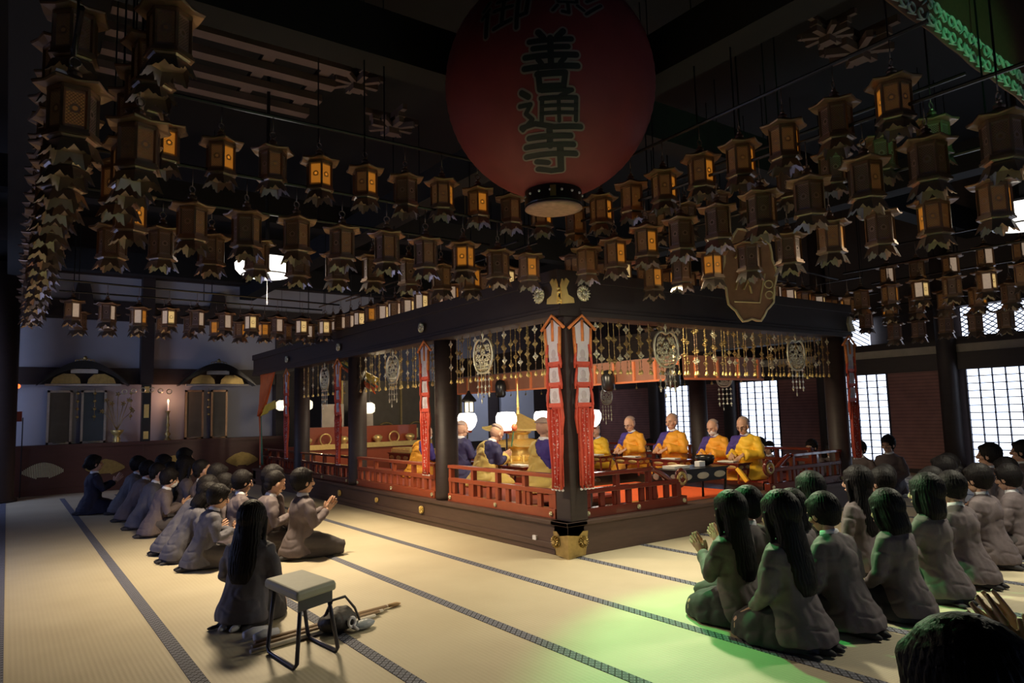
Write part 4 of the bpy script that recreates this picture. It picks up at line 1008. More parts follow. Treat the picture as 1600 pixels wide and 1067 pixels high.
person(-2.60, 5.45, 0, 'long-haired girl in dark blazer in the second left row', GL, .10, .05, 'lap', 'long', J, low='skirt', lowm='skirt', sc_=1.0)
person(-2.62, 7.0, 0, 'dark-haired girl far back before the left shrine base', GL, .1, .0, 'lap', 'bob', J, low='skirt', lowm='skirt', sc_=.97)
person(-2.20, 7.55, 0, 'taller person in black with a face mask farthest back on the left', GL, .05, .1, 'lap', 'short', 'skirt', mask=True, sc_=1.05)
person(-2.58, 4.55, 0, 'crew-cut boy looking straight ahead in the second left row', GL, .12, 0, 'lap', 'crew', J, sc_=1.0)
person(-2.62, 3.60, 0, 'boy with side-swept hair and bright blazer shoulder in the second left row', GL, .14, .1, 'pray', 'short', J, sc_=.98)
person(-2.66, 3.15, 0, 'black-haired student low in the middle of the left group', GL, .16, .25, 'lap', 'bob', J, low='skirt', lowm='skirt', sc_=.88)
person(-2.52, 2.88, 0, 'boy with white collar and glasses beside the bent back', GL, .15, .1, 'lap', 'short', J, sc_=.93, glasses=True)
person(-2.42, 2.30, 0, 'student with bright beige-lit back bowing in the second left row', GL, .30, .2, 'pray', 'crew', J, sc_=.97)
person(-2.22, 2.55, 0, 'bob-haired girl directly behind the clasping boy', GL, .08, .0, 'lap', 'bob', J, low='skirt', lowm='skirt', sc_=.98)
person(-2.13, 1.82, 0, 'boy clasping his hands before his chest, nearest the sanctuary on the left', GL, .06, .0, 'pray', 'short', J, low='trouser', sc_=.98)
for q, (x, y) in enumerate(((-3.24, -.62), (-3.20, -.72))):
    o = MB().tube([(x-.10, y-.02, .035), (x-.03, y, .038), (x+.06, y+.02, .034)], [.026, .036, .030], 12).build('white_sock', M['sock'], None, smooth=True); o.parent = NG; o.matrix_local = (Matrix.Translation(NG.location) @ Matrix.Rotation(R(42), 4, 'Z') @ Matrix.Scale(.9, 4)).inverted()
# right aisle, facing the sanctuary from the front
person(-.60, -2.48, 92, 'long-haired girl at the left end of the right group', GR, .08, .05, 'pray', 'long', J, low='skirt', lowm='skirt', sc_=.92)
person(-.30, -2.38, 90, 'boy with white collar between two long-haired girls', GR, .05, .0, 'pray', 'short', J, sc_=.93)
person(-.72, -2.98, 92, 'big long-haired girl in front of the right group, skirt spread on the mat', GR, .12, .1, 'lap', 'long', J, low='skirt', lowm='skirt', flare=1.1, sc_=.97)
person(.06, -2.55, 88, 'student whose dark hair shows just right of the big long-haired girl', GR, .14, .1, 'lap', 'bob', J, low='skirt', lowm='skirt', sc_=.88)
person(.72, -2.25, 95, 'girl with straight hair before the sanctuary steps', GR, .06, .0, 'pray', 'long', J, low='skirt', lowm='skirt', sc_=.95)
person(-.22, -3.02, 85, 'boy with green-lit back leaning forward beside the big long-haired girl', GR, .22, .2, 'lap', 'short', J, flare=1.1, sc_=.93)
person(1.36, -2.30, 95, 'girl with shoulder-length hair below the far right banner', GR, .05, .0, 'lap', 'long', J, low='skirt', lowm='skirt', sc_=.96)
person(1.70, -2.35, 98, 'boy turning left with a white collar in the middle of the right group', GR, .08, .0, 'lap', 'short', J, sc_=.93)
person(2.12, -2.18, 88, 'crew-cut boy with pinkish collar behind the turning boy', GR, .08, .1, 'lap', 'crew', J, sc_=.93)
person(.32, -3.12, 88, 'bob-haired girl with dark blazer in the front middle of the right group', GR, .12, .2, 'lap', 'bob', J, low='skirt', lowm='skirt', sc_=.90)
person(.98, -3.06, 92, 'bob-haired girl raising praying hands in the front right', GR, .10, .0, 'raise', 'bob', J, low='skirt', lowm='skirt', flare=1.08, sc_=.96)
person(1.58, -3.02, 88, 'boy with shiny hair right of the praying bob-haired girl', GR, .14, .15, 'lap', 'short', J, flare=1.08, sc_=.94)
person(2.20, -2.58, 88, 'student with low dark hair between the middle and right rows', GR, .12, .1, 'lap', 'short', J, sc_=.91)
person(3.00, -2.30, 92, 'tied-hair girl standing out above the right middle row', GR, .05, .0, 'lap', 'bun', J, low='skirt', lowm='skirt', sc_=.96)
person(3.45, -2.15, 90, 'girl with tied hair, rearmost beside the slatted door', GR, .05, .0, 'lap', 'bun', J, low='skirt', lowm='skirt', sc_=.95)
person(2.42, -2.88, 86, 'boy with white collar and back lit warm, right front', GR, .12, .1, 'lap', 'short', J, sc_=.94)
person(3.02, -2.92, 88, 'boy with rounded hair and pale lit back at the far right front', GR, .16, .1, 'lap', 'short', J, sc_=.90)
person(4.75, -2.05, 110, 'boy in profile against the large right window', GR, .03, -.05, 'lap', 'short', J, sc_=1.0)
person(5.60, -2.10, 112, 'boy in profile cut by the right edge before the large window', GR, .03, -.05, 'lap', 'short', J, sc_=1.0)
person(3.85, -2.58, 90, 'student with dark hair between the two profile boys', GR, .1, .1, 'lap', 'short', J, sc_=.90)
# beyond the sanctuary, facing back
GF = 'students beyond the sanctuary'
for (x, y, lab, mk, hr, s_) in ((6.5, .42, 'masked boy in blazer kneeling right of the lone red banner', True, 'short', .90), (6.6, .02, 'tall boy in blazer before the first bright window', False, 'short', 1.0), (6.5, .68, 'boy half hidden by the lone red banner', False, 'short', .93),
        (6.4, 2.62, 'far student left of the second window, seen over the railing', False, 'short', .88), (6.5, 2.28, 'far student in face mask against the second window', True, 'bob', .93), (6.4, 2.02, 'far student next to the masked one at the second window', False, 'short', .87),
        (6.4, 1.20, 'far student right of the yellow-robed monk', False, 'short', .92), (6.6, .98, 'far student with bowed head near the beam end', False, 'bob', .86), (6.3, 4.0, 'far student before the leftmost window', False, 'short', .86), (6.4, 4.9, 'far student behind the orange-robed monk', False, 'bob', .86)):
    person(x, y, 182, lab, GF, .06, .1, 'lap', hr, J, mask=mk, sc_=s_)
# nearest figures, cut by the frame
person(-3.03, -4.93, 92, 'dark-haired head of a person in the lower right corner, seen from behind', None, .06, .15, 'lap', 'long', 'skirt', low='skirt', lowm='skirt', sc_=1.05)
person(-2.13, -4.95, 98, 'person at the lower right edge raising spread hands in a dark sleeve', None, .02, -.1, 'high', 'short', 'skirt', sc_=1.02)

# ---------------------------------------------------------------- monks
def kesa_mesh(lean, arms, mname, variant):
    key = ('k', round(lean, 2), arms, mname, variant)
    if key in MESHC: return MESHC[key]
    src = jacket_mesh(lean, arms, 'purple', 1.18, .16); bm = bmesh.new(); bm.from_mesh(src)
    P, s, a, Nk, *_ = pose(lean, arms, 1)
    dl = [f for f in bm.faces if not ((f.calc_center_median().y > -.20+(f.calc_center_median().z-.30)*.62) and (f.calc_center_median()-Nk).length > .085)]
    bmesh.ops.delete(bm, geom=dl, context='FACES'); bm.normal_update()
    for v in bm.verts: v.co += v.normal*.012*(1+.5*math.sin(v.co.z*45+v.co.y*20))
    me = bpy.data.meshes.new('outer_robe'); bm.to_mesh(me); bm.free(); me.materials.clear(); me.materials.append(M[mname]); MESHC[key] = me; return me
def monk(x, y, deg, z, lab, robe='purple', outer='robe_gold', lean=.08, nod=.2, arms='book', mask=False, glasses=False, s_=1.0, book=True):
    t = empty('monk', (x, y, z), R(deg), lab, 'person', 'monks seated on the platform'); t.scale = (s_,)*3
    me, Rh = body_mesh(lean, arms, nod, 'robe'); link('body', me, t)
    r = jacket_mesh(lean, arms, 'purple', 1.18, .16)
    if robe != 'purple': r = r.copy(); r.materials.clear(); r.materials.append(M[robe])
    link('robe', r, t); k = link('outer_robe', kesa_mesh(lean, arms, outer, 0), t); sm = k.modifiers.new('s', 'SOLIDIFY'); sm.thickness = .008
    g = MB(); g.loft([((.10, 0, .006), .40, .31), ((.10, 0, .06), .38, .30), ((.08, 0, .13), .30, .26), ((.02, 0, .22), .18, .19)], 24)
    V, F = remesh(g, .015, 2, .01); g = MB(); g.add([(a_1, b_1, max(.003, c_1)) for a_1, b_1, c_1 in V], F); g.build('robe_skirt', M[outer], t, smooth=True)
    h = link('shaved_hair', hair_mesh('shaved'), t); h.matrix_local = Rh
    link('white_collar', collar_mesh(lean), t)
    if mask: q = link('face_mask', mask_mesh(), t); q.matrix_local = Rh
    if glasses: q = link('glasses', glasses_mesh(), t); q.matrix_local = Rh
    return t
ZB = .41
monk(.98, 5.05, 8, ZB, 'masked monk with white collar behind the second banner, saffron and purple', outer='robe_gold', lean=.35, nod=.1, mask=True, s_=.95)
monk(1.25, 4.15, 0, ZB, 'monk in plain dark blue robe sitting left of the mallet-holding monk', robe='robe_navy', outer='robe_navy', lean=.05, nod=.2)
monk(.95, 3.0, 0, ZB, 'monk with bowed head, dark blue and mustard robe, holding a round mallet', robe='robe_navy', outer='robe_tan', lean=.35, nod=.5, arms='pray', s_=1.0)
monk(1.0, 1.70, -5, ZB, 'monk seen from behind nearest the corner column, purple and mustard robe', outer='robe_tan', lean=.08, nod=.05, s_=1.04)
monk(4.15, 3.95, 180, ZB, 'yellow-robed monk half hidden by the right twin banner', outer='robe_yellow', lean=.25, nod=.3, s_=.85)
monk(4.15, 3.15, 185, ZB, 'monk with glasses in orange robe with purple lap, head bowed', outer='robe_gold', lean=.08, nod=.35, glasses=True, s_=1.0)
monk(4.15, 2.25, 185, ZB, 'tallest monk in saffron robe before the leftmost window', outer='robe_gold', lean=.02, nod=.12, s_=1.03)
monk(4.15, 1.40, 185, ZB, 'masked monk in saffron robe before the round column', outer='robe_gold', lean=.10, nod=.3, mask=True, s_=.93)
monk(4.10, .82, 190, ZB, 'bright yellow-robed monk with glasses reading, nearest the lone banner', outer='robe_yellow', lean=.10, nod=.35, glasses=True, s_=.97)
# mallet
t = MB().tube([(1.35, 2.86, .95), (1.38, 2.84, 1.17)], .010, 8).build('mallet', M['green_silk'])
tag(t, 'orange round-headed mallet with green stick above the bowed monk', 'mallet'); g = MB(); g.ell((1.39, 2.835, 1.23), (.045, .045, .055), 14); g.build('mallet_head', mat('orange_ball', (.85, .22, .10), .5), t, smooth=True)

# ---------------------------------------------------------------- sanctuary furniture
def table(x, y, z, w_, d_, h_, m, lab, group=None, panels=2, rz=0, plate='plaster_w'):
    t = empty('low_table', (x, y, z), rz, lab, 'table', group)
    g = MB(); g.box((-w_/2, -d_/2, h_-.025), (w_/2, d_/2, h_)); g.box((-w_/2-.02, -d_/2-.015, h_-.008), (w_/2+.02, d_/2+.015, h_+.004)); g.build('table_top', M[m], t, bevel=.003)
    g = MB()
    for s in (-1, 1): g.box((-w_/2+.02, s*(d_/2-.02)-.008, h_*.62), (w_/2-.02, s*(d_/2-.02)+.008, h_-.02)); g.box((s*(w_/2-.02)-.008, -d_/2+.02, h_*.62), (s*(w_/2-.02)+.008, d_/2-.02, h_-.02))
    g.build('apron', M[m], t)
    g = MB()
    for i in range(panels):
        xx = -w_/2+w_*(i+.5)/panels
        g.ell((xx, -d_/2+.008, h_*.79), (w_/panels*.36, .006, h_*.10), 12)
        g.ell((-w_/2+.008, (-.5+(i+.5)/panels)*d_, h_*.79), (.006, d_/panels*.36, h_*.10), 12)
    g.build('gilt_panel', M[plate], t, smooth=True)
    for sx in (-1, 1):
        for sy in (-1, 1):
            MB().tube([(sx*(w_/2-.025), sy*(d_/2-.025), h_-.03), (sx*(w_/2-.03), sy*(d_/2-.03), h_*.5), (sx*(w_/2-.045), sy*(d_/2-.04), h_*.2), (sx*(w_/2-.01), sy*(d_/2-.01), .0)], [.02, .017, .014, .018], 8).build('leg', M[m], t)
    return t
GT = 'reading tables before the monks'
for i, (y, lab) in enumerate(((3.55, 'small reading table left of the orange-robed monk'), (2.68, 'small reading table before the tallest monk'), (1.85, 'small reading table before the masked right-hand monk'), (.80, 'small reading table before the bright yellow-robed monk'))):
    table(3.62, y, ZB, .28, .55, .26, 'lacquer', lab, GT, 2, plate='gold_d')
    tag(MB().cbox((3.62, y, ZB+.275), (.18, .24, .012), rz=.2).build('sutra_book', M['book']), 'open white sutra book on the %s' % lab[6:].replace('small ', ''), 'book', 'sutra books')
for i, (y, lab) in enumerate(((4.75, 'reading table before the masked monk on the left'), (3.1, 'reading table before the bowed monk on the left'), (1.85, 'reading table before the monk nearest the corner column'))):
    table(1.66, y, .28, .28, .6, .36, 'lacquer', lab, 'reading tables on the left', 2, plate='gold_d')
    tag(MB().cbox((1.66, y, .655), (.16, .26, .012)).build('sutra_book', M['book']), 'white sutra sheet on the %s' % lab, 'book', 'sutra books')
table(2.32, .38, .285, .95, .42, .42, 'black', 'long dark offering table with pale inlaid panels at the front of the sanctuary', None, 3)
tag(MB().box((1.93, .28, .712), (2.2, .48, .745)).build('document_tray', M['book']), 'white papers in a flat tray on the long dark offering table', 'tray')
tag(MB().box((2.36, .26, .712), (2.47, .34, .78)).build('white_box', M['white'], bevel=.005), 'small white box on the long dark offering table', 'box')
g = MB(); g.lathe([(.05, .0), (.10, .02), (.125, .08), (.12, .12), (.11, .125), (.10, .10)], 24); tag(g.build('black_bowl', M['black'], None, (2.66, .42, .712), smooth=True), 'black bowl at the right end of the long offering table', 'bowl')
g = MB(); g.lathe([(.06, 0), (.13, .03), (.155, .10), (.15, .16), (.06, .20), (.02, .22)], 20)
t = tag(g.build('incense_burner', mat('green_bronze', (.09, .12, .11), .45, .5, scale=40, var=.4, bump=.5), None, (.60, .52, .29), smooth=True), 'round dark green bronze burner behind the scrolled railing', 'burner')
t.scale = (1, 1, 1.6)
g = MB(); g.ell((0, 0, .36/1.6), (.025, .025, .03), 8); g.build('lid_knob', M['gold_d'], t, smooth=True)
# bell stand with orange strap beside right scroll
g = MB(); g.cbox((3.52, .50, .52), (.05, .22, .05), rz=.2, rx=.9); tag(g.build('folded_yellow_cloth', M['robe_yellow']), 'folded yellow strap beside the right scrolled railing end', 'cloth')

# pagoda on the altar
t = empty('altar_table', (2.6, 4.39, .28), 0, 'square gilded altar table under the golden pagoda', 'table')
MB().box((-.62, -.62, 0), (.62, .62, .12)).build('plinth', M['lacquer'], t); MB().box((-.5, -.5, .12), (.5, .5, .30)).build('table_body', M['gold_d'], t); MB().box((-.58, -.58, .30), (.58, .58, .34)).build('table_top', M['gold'], t)
g = MB()
for i in range(8):
    for s in (-1, 1): g.ell((-.44+.125*i, s*.51, .21), (.04, .01, .05), 8); g.ell((s*.51, -.44+.125*i, .21), (.01, .04, .05), 8)
g.build('relief', M['gold'], t, smooth=True)
t = empty('golden_pagoda', (2.6, 4.39, .62), 0, 'golden miniature pagoda reliquary with tall spire in the sanctuary centre', 'pagoda')
def roof4(z, r0_, r1, h, up):
    g = MB(); rg = []
    for k in range(7):
        q = k/6; r = r0_+(r1-r0_)*q; zz = z+h*(1-(1-q)**.55) if False else z+h*(q**1.5)
        ring = []
        for side in range(4):
            for j in range(8):
                u = -1+2*j/8; lift = up*(abs(u)**4)*(1-q)
                p = {0: (1, u), 1: (-u, 1), 2: (-1, -u), 3: (u, -1)}[side]; ring.append(Vector((p[0]*r, p[1]*r, zz+lift)))
        rg.append(ring)
    rg = [[v+Vector((0, 0, -.03)) for v in rg[0]]]+rg; g.rings(rg); return g
roof4(.54, .46, .04, .26, .05).build('upper_roof', M['gold'], t, smooth=False)
roof4(.27, .40, .16, .10, .04).build('lower_roof', M['gold'], t)
g = MB(); g.lathe([(.21, 0), (.23, .03), (.22, .10), (.24, .22), (.19, .27)], 28); g.build('round_body', M['gold'], t, smooth=True)
g = MB(); g.lathe([(.17, .36), (.17, .44), (.22, .48), (.22, .52), (.3, .54)], 24); g.build('neck', M['gold'], t, smooth=False)
g = MB(); g.lathe([(.05, .78), (.03, .82), (.022, .9), (.03, .91), (.02, .93), (.026, .98), (.018, 1.0), (.022, 1.06), (.014, 1.1), (.01, 1.3), (.002, 1.38)], 12); g.build('spire', M['gold'], t, smooth=True)
g = MB()
for i in range(12): a = 2*math.pi*i/12; g.tube([(.30*math.cos(a), .30*math.sin(a), -.02), (.30*math.cos(a), .30*math.sin(a), .08)], .01, 5)
g.torus((0, 0, .08), .30, .01, 24, 5, 'XY'); g.build('rail', M['gold'], t)
rr5 = random.Random(5)
for i in range(14):
    a = 2*math.pi*i/14+.2; x, y = 2.6+.47*math.cos(a), 4.39+.47*math.sin(a); g = MB()
    if i % 2: g.lathe([(.03, 0), (.012, .02), (.02, .06), (.04, .10), (.035, .11)], 12)
    else: g.lathe([(.03, 0), (.01, .02), (.014, .08), (.008, .14), (.022, .16), (.004, .2)], 12)
    tag(g.build('altar_vessel', M['gold'], None, (x, y, .622), smooth=True), 'small gilt ritual vessel, %s counter-clockwise round the golden pagoda' % ORD[i], 'vessel', 'gilt vessels round the pagoda')
tag(MB().lathe([(.022, 0), (.022, .34), (.012, .36)], 12).build('red_candle', mat('red_wax', (.5, .04, .03), .4), None, (1.98, 4.15, .62-.34+.34), smooth=True), 'tall red candle left of the pagoda', 'candle')

def round_lamp(x, y, lab, z=1.32):
    t = empty('round_lamp', (x, y, .41 if x < 1.55 else .28), 0, lab, 'lamp', 'lit globe lamps round the pagoda'); b_1 = t.location.z; h = z-b_1
    MB().lathe([(.07, h-.15), (.13, h-.09), (.165, h), (.16, h+.07), (.13, h+.13), (.02, h+.14)], 28).build('lit_shade', M['lamp'], t, smooth=True)
    MB().lathe([(.075, h-.19), (.08, h-.15), (.02, h-.15)], 20).build('red_collar', M['lacquer'], t)
    g = MB(); g.tube([(0, 0, 0), (0, 0, h-.18)], .014, 8); g.lathe([(.11, 0), (.10, .02), (.03, .04)], 16); g.build('stand', M['black'], t)
round_lamp(1.6, 4.47, 'leftmost lit white globe lamp, beside the dark wooden column'); round_lamp(1.62, 3.36, 'lit white globe lamp overlapping the left side of the pagoda roof')
round_lamp(3.4, 4.72, 'lit white globe lamp above the head of the monk seen from behind'); round_lamp(3.4, 3.37, 'lit white globe lamp half hidden by the right twin banner')
t = empty('hanging_black_lantern', (2.6, 6.0, 1.55), 0, 'small black hanging lantern with lit panes left of the pagoda', 'lantern')
MB().lathe([(.02, .34), (.05, .28), (.16, .16), (.17, .13), (.10, .11)], 6).build('roof', M['black'], t)
MB().lathe([(.095, -.07), (.095, .11)], 6).build('lit_panes', M['lamp_small'], t)
g = MB(); 
for p in hexp(.10, 0): g.cbox((p.x, p.y, .02), (.014, .014, .19))
g.lathe([(.12, -.09), (.05, -.16), (.13, -.30), (.02, -.45)], 6); g.build('frame', M['black'], t); MB().tube([(0, 0, .34), (0, 0, ZC-1.55)], .006, 5).build('chain', M['gold_d'], t)
# hanging canopy with red battens
t = empty('wooden_canopy', (3.2, 1.2, 1.88), 0, 'brown wooden canopy frame with orange battens hung above the right-hand monks', 'canopy')
g = MB(); g.box((0, 0, 0), (.03, 6.3, .30)); g.box((0, 0, 0), (1.9, .03, .30)); g.box((0, 0, .30), (1.9, 6.3, .33)); g.build('panel', mat('canopy_wood', (.24, .10, .06), .5), t)
bm_ = mat('orange_batten', (.55, .16, .06), .5)
for i in range(15): y = .05+.44*i; MB().box((-.03, y-.02, -.02), (.0, y+.02, .30)).build('batten', bm_, t)
for i in range(4): x = .3+.5*i; MB().box((x-.02, -.03, -.02), (x+.02, .0, .30)).build('batten', bm_, t)
g = MB(); g.box((-.04, -.04, -.03), (.0, 6.3, .0)); g.box((-.04, -.04, -.03), (1.9, .0, .0)); g.build('lower_edge', bm_, t)
g = MB(); g.tube([(.5, .5, .32), (.5, .5, ZC-1.88)], .012, 6); g.tube([(.5, 5.5, .32), (.5, 5.5, ZC-1.88)], .012, 6); g.build('hanger', M['black'], t)
for i, yy in enumerate((5.6, 2.6, 1.25)):
    g = MB(); g.lathe([(.06, -.12), (.10, -.08), (.11, .1), (.08, .2), (.02, .22)], 16); g.xf(Matrix.Translation((3.08, yy, 1.86))); tag(g.build('loudspeaker', M['black'], smooth=True), 'black round speaker, %s from the left on the canopy edge' % ORD[i], 'speaker', 'speakers on the canopy')

# altar deep on the left: red stepped altar with gold vessels
t = empty('red_altar', (1.5, 9.2, .28), 0, 'red stepped altar with gold fittings deep behind the left columns', 'altar')
MB().box((-1.2, -.5, 0), (1.8, .5, .55)).build('lower_step', M['wood_red'], t); MB().box((-1.0, -.1, .55), (1.6, .5, .95)).build('upper_step', M['wood_red'], t)
MB().box((-1.15, -.56, .50), (1.75, -.48, .60)).build('gold_edge', M['gold'], t)
g = MB(); g.box((-.6, .1, .95), (-.1, .14, 1.45)); g.box((.1, .1, .95), (.6, .14, 1.45)); g.build('cream_screen', M['plaster_w'], t)
for i in range(7):
    g = MB()
    if i % 2: g.torus((0, 0, .14), .12, .018, 18, 6); g.lathe([(.05, 0), (.03, .03), (.05, .05)], 12)
    else: g.lathe([(.07, 0), (.03, .03), (.10, .10), (.11, .16), (.05, .2)], 16)
    tag(g.build('gold_vessel', M['gold'], None, (.45+.40*i, 8.95, .832), smooth=True), 'gold vessel, %s from the left along the red altar step' % ORD[i], 'vessel', 'gold vessels on the red altar')
for i, y in enumerate((6.2, 7.2)):
    t = table(1.9, y, .28, .45, .9, .42, 'lacquer', 'lacquered offering table, %s behind the second left bay' % ('nearer' if i == 0 else 'farther'), 'offering tables on the left', 3, plate='gold_d')
    g = MB(); g.box((1.72, y-.4, .71), (2.08, y+.4, .78)); g.box((1.74, y-.38, .78), (2.06, y+.38, .80)); tag(g.build('gilt_offering_tray', M['gold']), 'long gilt tray on the %s lacquered offering table' % ('nearer' if i == 0 else 'farther'), 'tray', 'gilt trays')
# dim gilt folding doors at the back of the sanctuary
t = empty('painted_screen', (3.2, 9.9, .28), 0, 'dim brown painted screen with two gilt roundels at the back', 'screen')
MB().box((-1.6, 0, 0), (1.6, .06, 2.0)).build('panel', M['photo_screen'], t); g = MB(); g.torus((-.5, -.02, .75), .25, .02, 24, 6); g.torus((.3, -.02, .75), .25, .02, 24, 6); g.tube([(-.5, -.02, .62), (-.5, -.02, .85)], .05, 8); g.tube([(.3, -.02, .62), (.3, -.02, .85)], .05, 8)
for x in (-1.6, -.1, 1.6): g.box((x-.02, -.03, 0), (x+.02, .0, 2.0))
g.build('gilt_roundel', M['gold_d'], t)
# small lit lanterns far behind
for i, (x, y, z, lab) in enumerate(((.55, 11.0, 1.75, 'small lit paper lantern left of the farthest red banner'), (.95, 10.9, 1.75, 'pale round paper lantern beside the orange drape'), (1.15, 10.9, 1.75, 'small pale paper lantern right of the orange drape'), (1.7, 8.6, 1.62, 'little round lit lantern right of the second round column'))):
    t = empty('small_paper_lantern', (x, y, z), 0, lab, 'lantern', 'small lit paper lanterns'); MB().lathe([(.05, -.12), (.11, -.08), (.12, 0), (.11, .08), (.05, .12)], 16).build('paper_shade', M['lamp_small'], t, smooth=True)
    MB().lathe([(.05, .12), (.05, .15), (.004, .16), (.004, ZC-z)], 12).build('cap', M['black'], t)
# five-coloured drape
t = empty('coloured_drape', (-.12, 9.6, 2.45), 0, 'orange silk drape with yellow and green edges at the far left of the sanctuary', 'drape')
def cloth(pts_top, pts_bot, n=16, fold=.05, k=4):
    V = []; F = []
    for j in range(n+1):
        q = j/n
        for i in range(13):
            u = i/12; a = Vector(pts_top[0]).lerp(Vector(pts_top[1]), u); b = Vector(pts_bot[0]).lerp(Vector(pts_bot[1]), u); p = a.lerp(b, q); p.x += fold*math.sin(u*k*6.28+q*2)*(.4+.6*q); V.append(p)
    for j in range(n):
        for i in range(12): F.append((j*13+i, j*13+i+1, (j+1)*13+i+1, (j+1)*13+i))
    return MB().add(V, F)
def clo(nm, m, *a, **k):
    o = cloth(*a, **k).build(nm, M[m], t, smooth=True); s = o.modifiers.new('s', 'SOLIDIFY'); s.thickness = .01
clo('orange_panel', 'orange_silk', ((0, .75, 0), (0, -.25, -.02)), ((0, .85, -.95), (0, .55, -.85)), fold=.05, k=4)
clo('orange_fold', 'orange_silk', ((0, -.25, 0), (0, -.35, 0)), ((0, .72, -.95), (0, .35, -.70)), fold=.03, k=2)
clo('yellow_edge', 'yellow_silk', ((0, .40, -.72), (0, -.35, -.62)), ((0, .80, -.98), (0, -.35, -.78)), fold=.02, k=2)
clo('orange_tail', 'orange_silk', ((0, .85, -.9), (0, .70, -.95)), ((0, .72, -2.0), (0, .62, -2.0)), fold=.02, k=1)
clo('green_tail', 'green_silk', ((0, .70, -.9), (0, .64, -.95)), ((0, .60, -2.0), (0, .55, -2.0)), fold=.02, k=1)
t = empty('coloured_drape', (.13, 5.5, 2.42), R(0), 'red, yellow and green sash crossing behind the second banner', 'drape')
clo('red_sash', 'orange_silk', ((0, 1.1, 0), (0, 1.0, .0)), ((0, -.6, -.62), (0, -.7, -.50)), fold=.02, k=1)
clo('yellow_sash', 'yellow_silk', ((0.02, .95, .02), (0.02, .85, .05)), ((0.02, -.6, -.50), (0.02, -.7, -.38)), fold=.02, k=1)
clo('green_sash', 'green_silk', ((0.02, 1.0, .0), (0.02, .95, .02)), ((0.02, -.6, -.55), (0.02, -.65, -.48)), fold=.02, k=1)

# ---------------------------------------------------------------- left shrine
YS = 12.0
t = empty('shrine_counter', (XL+.2, YS, 0), 0, 'long dark red shrine counter with fan-shaped grilles along the back left wall', 'counter')
MB().box((0, 0, 0), (7.75, .9, 1.0)).build('counter_body', M['shrine_red'], t, bevel=.01); g = MB(); g.box((-.0, -.04, .95), (7.8, .9, 1.02)); g.box((0, -.03, 0), (7.78, .02, .12)); g.box((4.62, -.01, .12), (4.66, .005, .95)); g.build('moulding', M['shrine_red'], t)
for i, (x, m) in enumerate(((-4.02, 'silver'), (-2.90, 'gold_d'), (-1.55, 'gold_d'), (-.06, 'gold_d'))):
    g = MB(); P = []; xx = x-(XL+.2)
    for k in range(41):
        u = -1+2*k/40; top = .17*(1-abs(u)**1.8)*(1+.10*abs(math.cos(u*7)))+.02; P.append((xx+.37*u, .47+top))
    for k in range(41):
        u = 1-2*k/40; bt = -.17*(1-abs(u))**.8 if abs(u) > .25 else -.10; P.append((xx+.37*u, .47+bt))
    g.prism(P, -.02, .0); g.build('fan_grille', M['gold_d' if i else 'silver'] if i else mat('grille_back', (.10, .09, .07), .6), t)
    g = MB()
    for k in range(-12, 13):
        u = k/12.8; top = .17*(1-abs(u)**1.8)+.03; bt = -.17*(1-abs(u))**.8 if abs(u) > .25 else -.10; g.box((xx+.37*u-.0085, -.035, .47+bt), (xx+.37*u+.0085, -.02, .47+top))
    g.build('grille_slat', M[m], t)
def shrine_door(x0, x1, m, lab, pale):
    t = empty('shrine_door', (x0, YS+.35, 1.02), 0, lab, 'door', 'framed shrine doors'); w_ = x1-x0
    MB().box((0, .02, 0), (w_, .05, 1.15)).build('panel', M[m], t)
    g = MB(); f = .045
    g.box((0, 0, 0), (f, .06, 1.15)); g.box((w_-f, 0, 0), (w_, .06, 1.15)); g.box((0, 0, 1.15-f), (w_, .06, 1.15)); g.box((0, 0, 0), (w_, .06, f)); g.build('frame', M[pale], t)
    g = MB(); g.lathe([(.11, .0), (.12, .015), (.03, .02)], 16); g.xf(Matrix.Translation((w_*.5, -.1, .03))); g.build('offering_dish', M['silver'], t)
shrine_door(-3.98, -3.52, 'photo_screen', 'leftmost shrine door with brown panel', 'frame_pale'); shrine_door(-3.36, -2.88, 'screen_dark', 'shrine door with dark glass and palest frame', 'frame_pale')
shrine_door(-1.27, -.86, 'photo_screen', 'brown shrine door right of the burning candle', 'brass'); shrine_door(-.70, -.32, 'photo_screen', 'rightmost brown shrine door of the back wall', 'brass')
for cx, lab in ((-3.35, 'left curved shrine gable with green-gold panels above the pale doors'), (-.64, 'right curved shrine gable with dark gold crest')):
    t = empty('shrine_gable', (cx, YS+.08, 2.28), 0, lab, 'gable')
    def arc(u, h): return h*(1-abs(u)**2.4)*(1+.15*math.cos(u*3))
    P = [(-.85+1.7*k/30, arc(-1+2*k/30, .44)) for k in range(31)]+[(.85-1.7*k/30, arc(1-2*k/30, .33)-.03) for k in range(31)]
    MB().prism(P, -.22, .1).build('curved_roof', M['black'], t)
    g = MB()
    for s in (-1, 1): g.prism([(s*.06, .02), (s*.60, .02), (s*.55, .14), (s*.38, .23), (s*.18, .22), (s*.08, .12)], -.12, -.09)
    g.build('gilt_panel', M['gold_d'], t)
    g = MB(); g.box((-.25, -.14, .24), (.25, -.1, .33)); g.box((-.7, -.16, -.03), (.7, -.1, .01)); g.build('pale_band', M['frame_pale'], t)
    g = MB()
    for k in range(5): g.torus((-.14+.07*k, -.2, .50+.02*math.cos(k-2)), .035, .009, 10, 5)
    g.ell((0, -.2, .56), (.04, .02, .05), 8); g.build('crest', M['gold_d'], t, smooth=True)
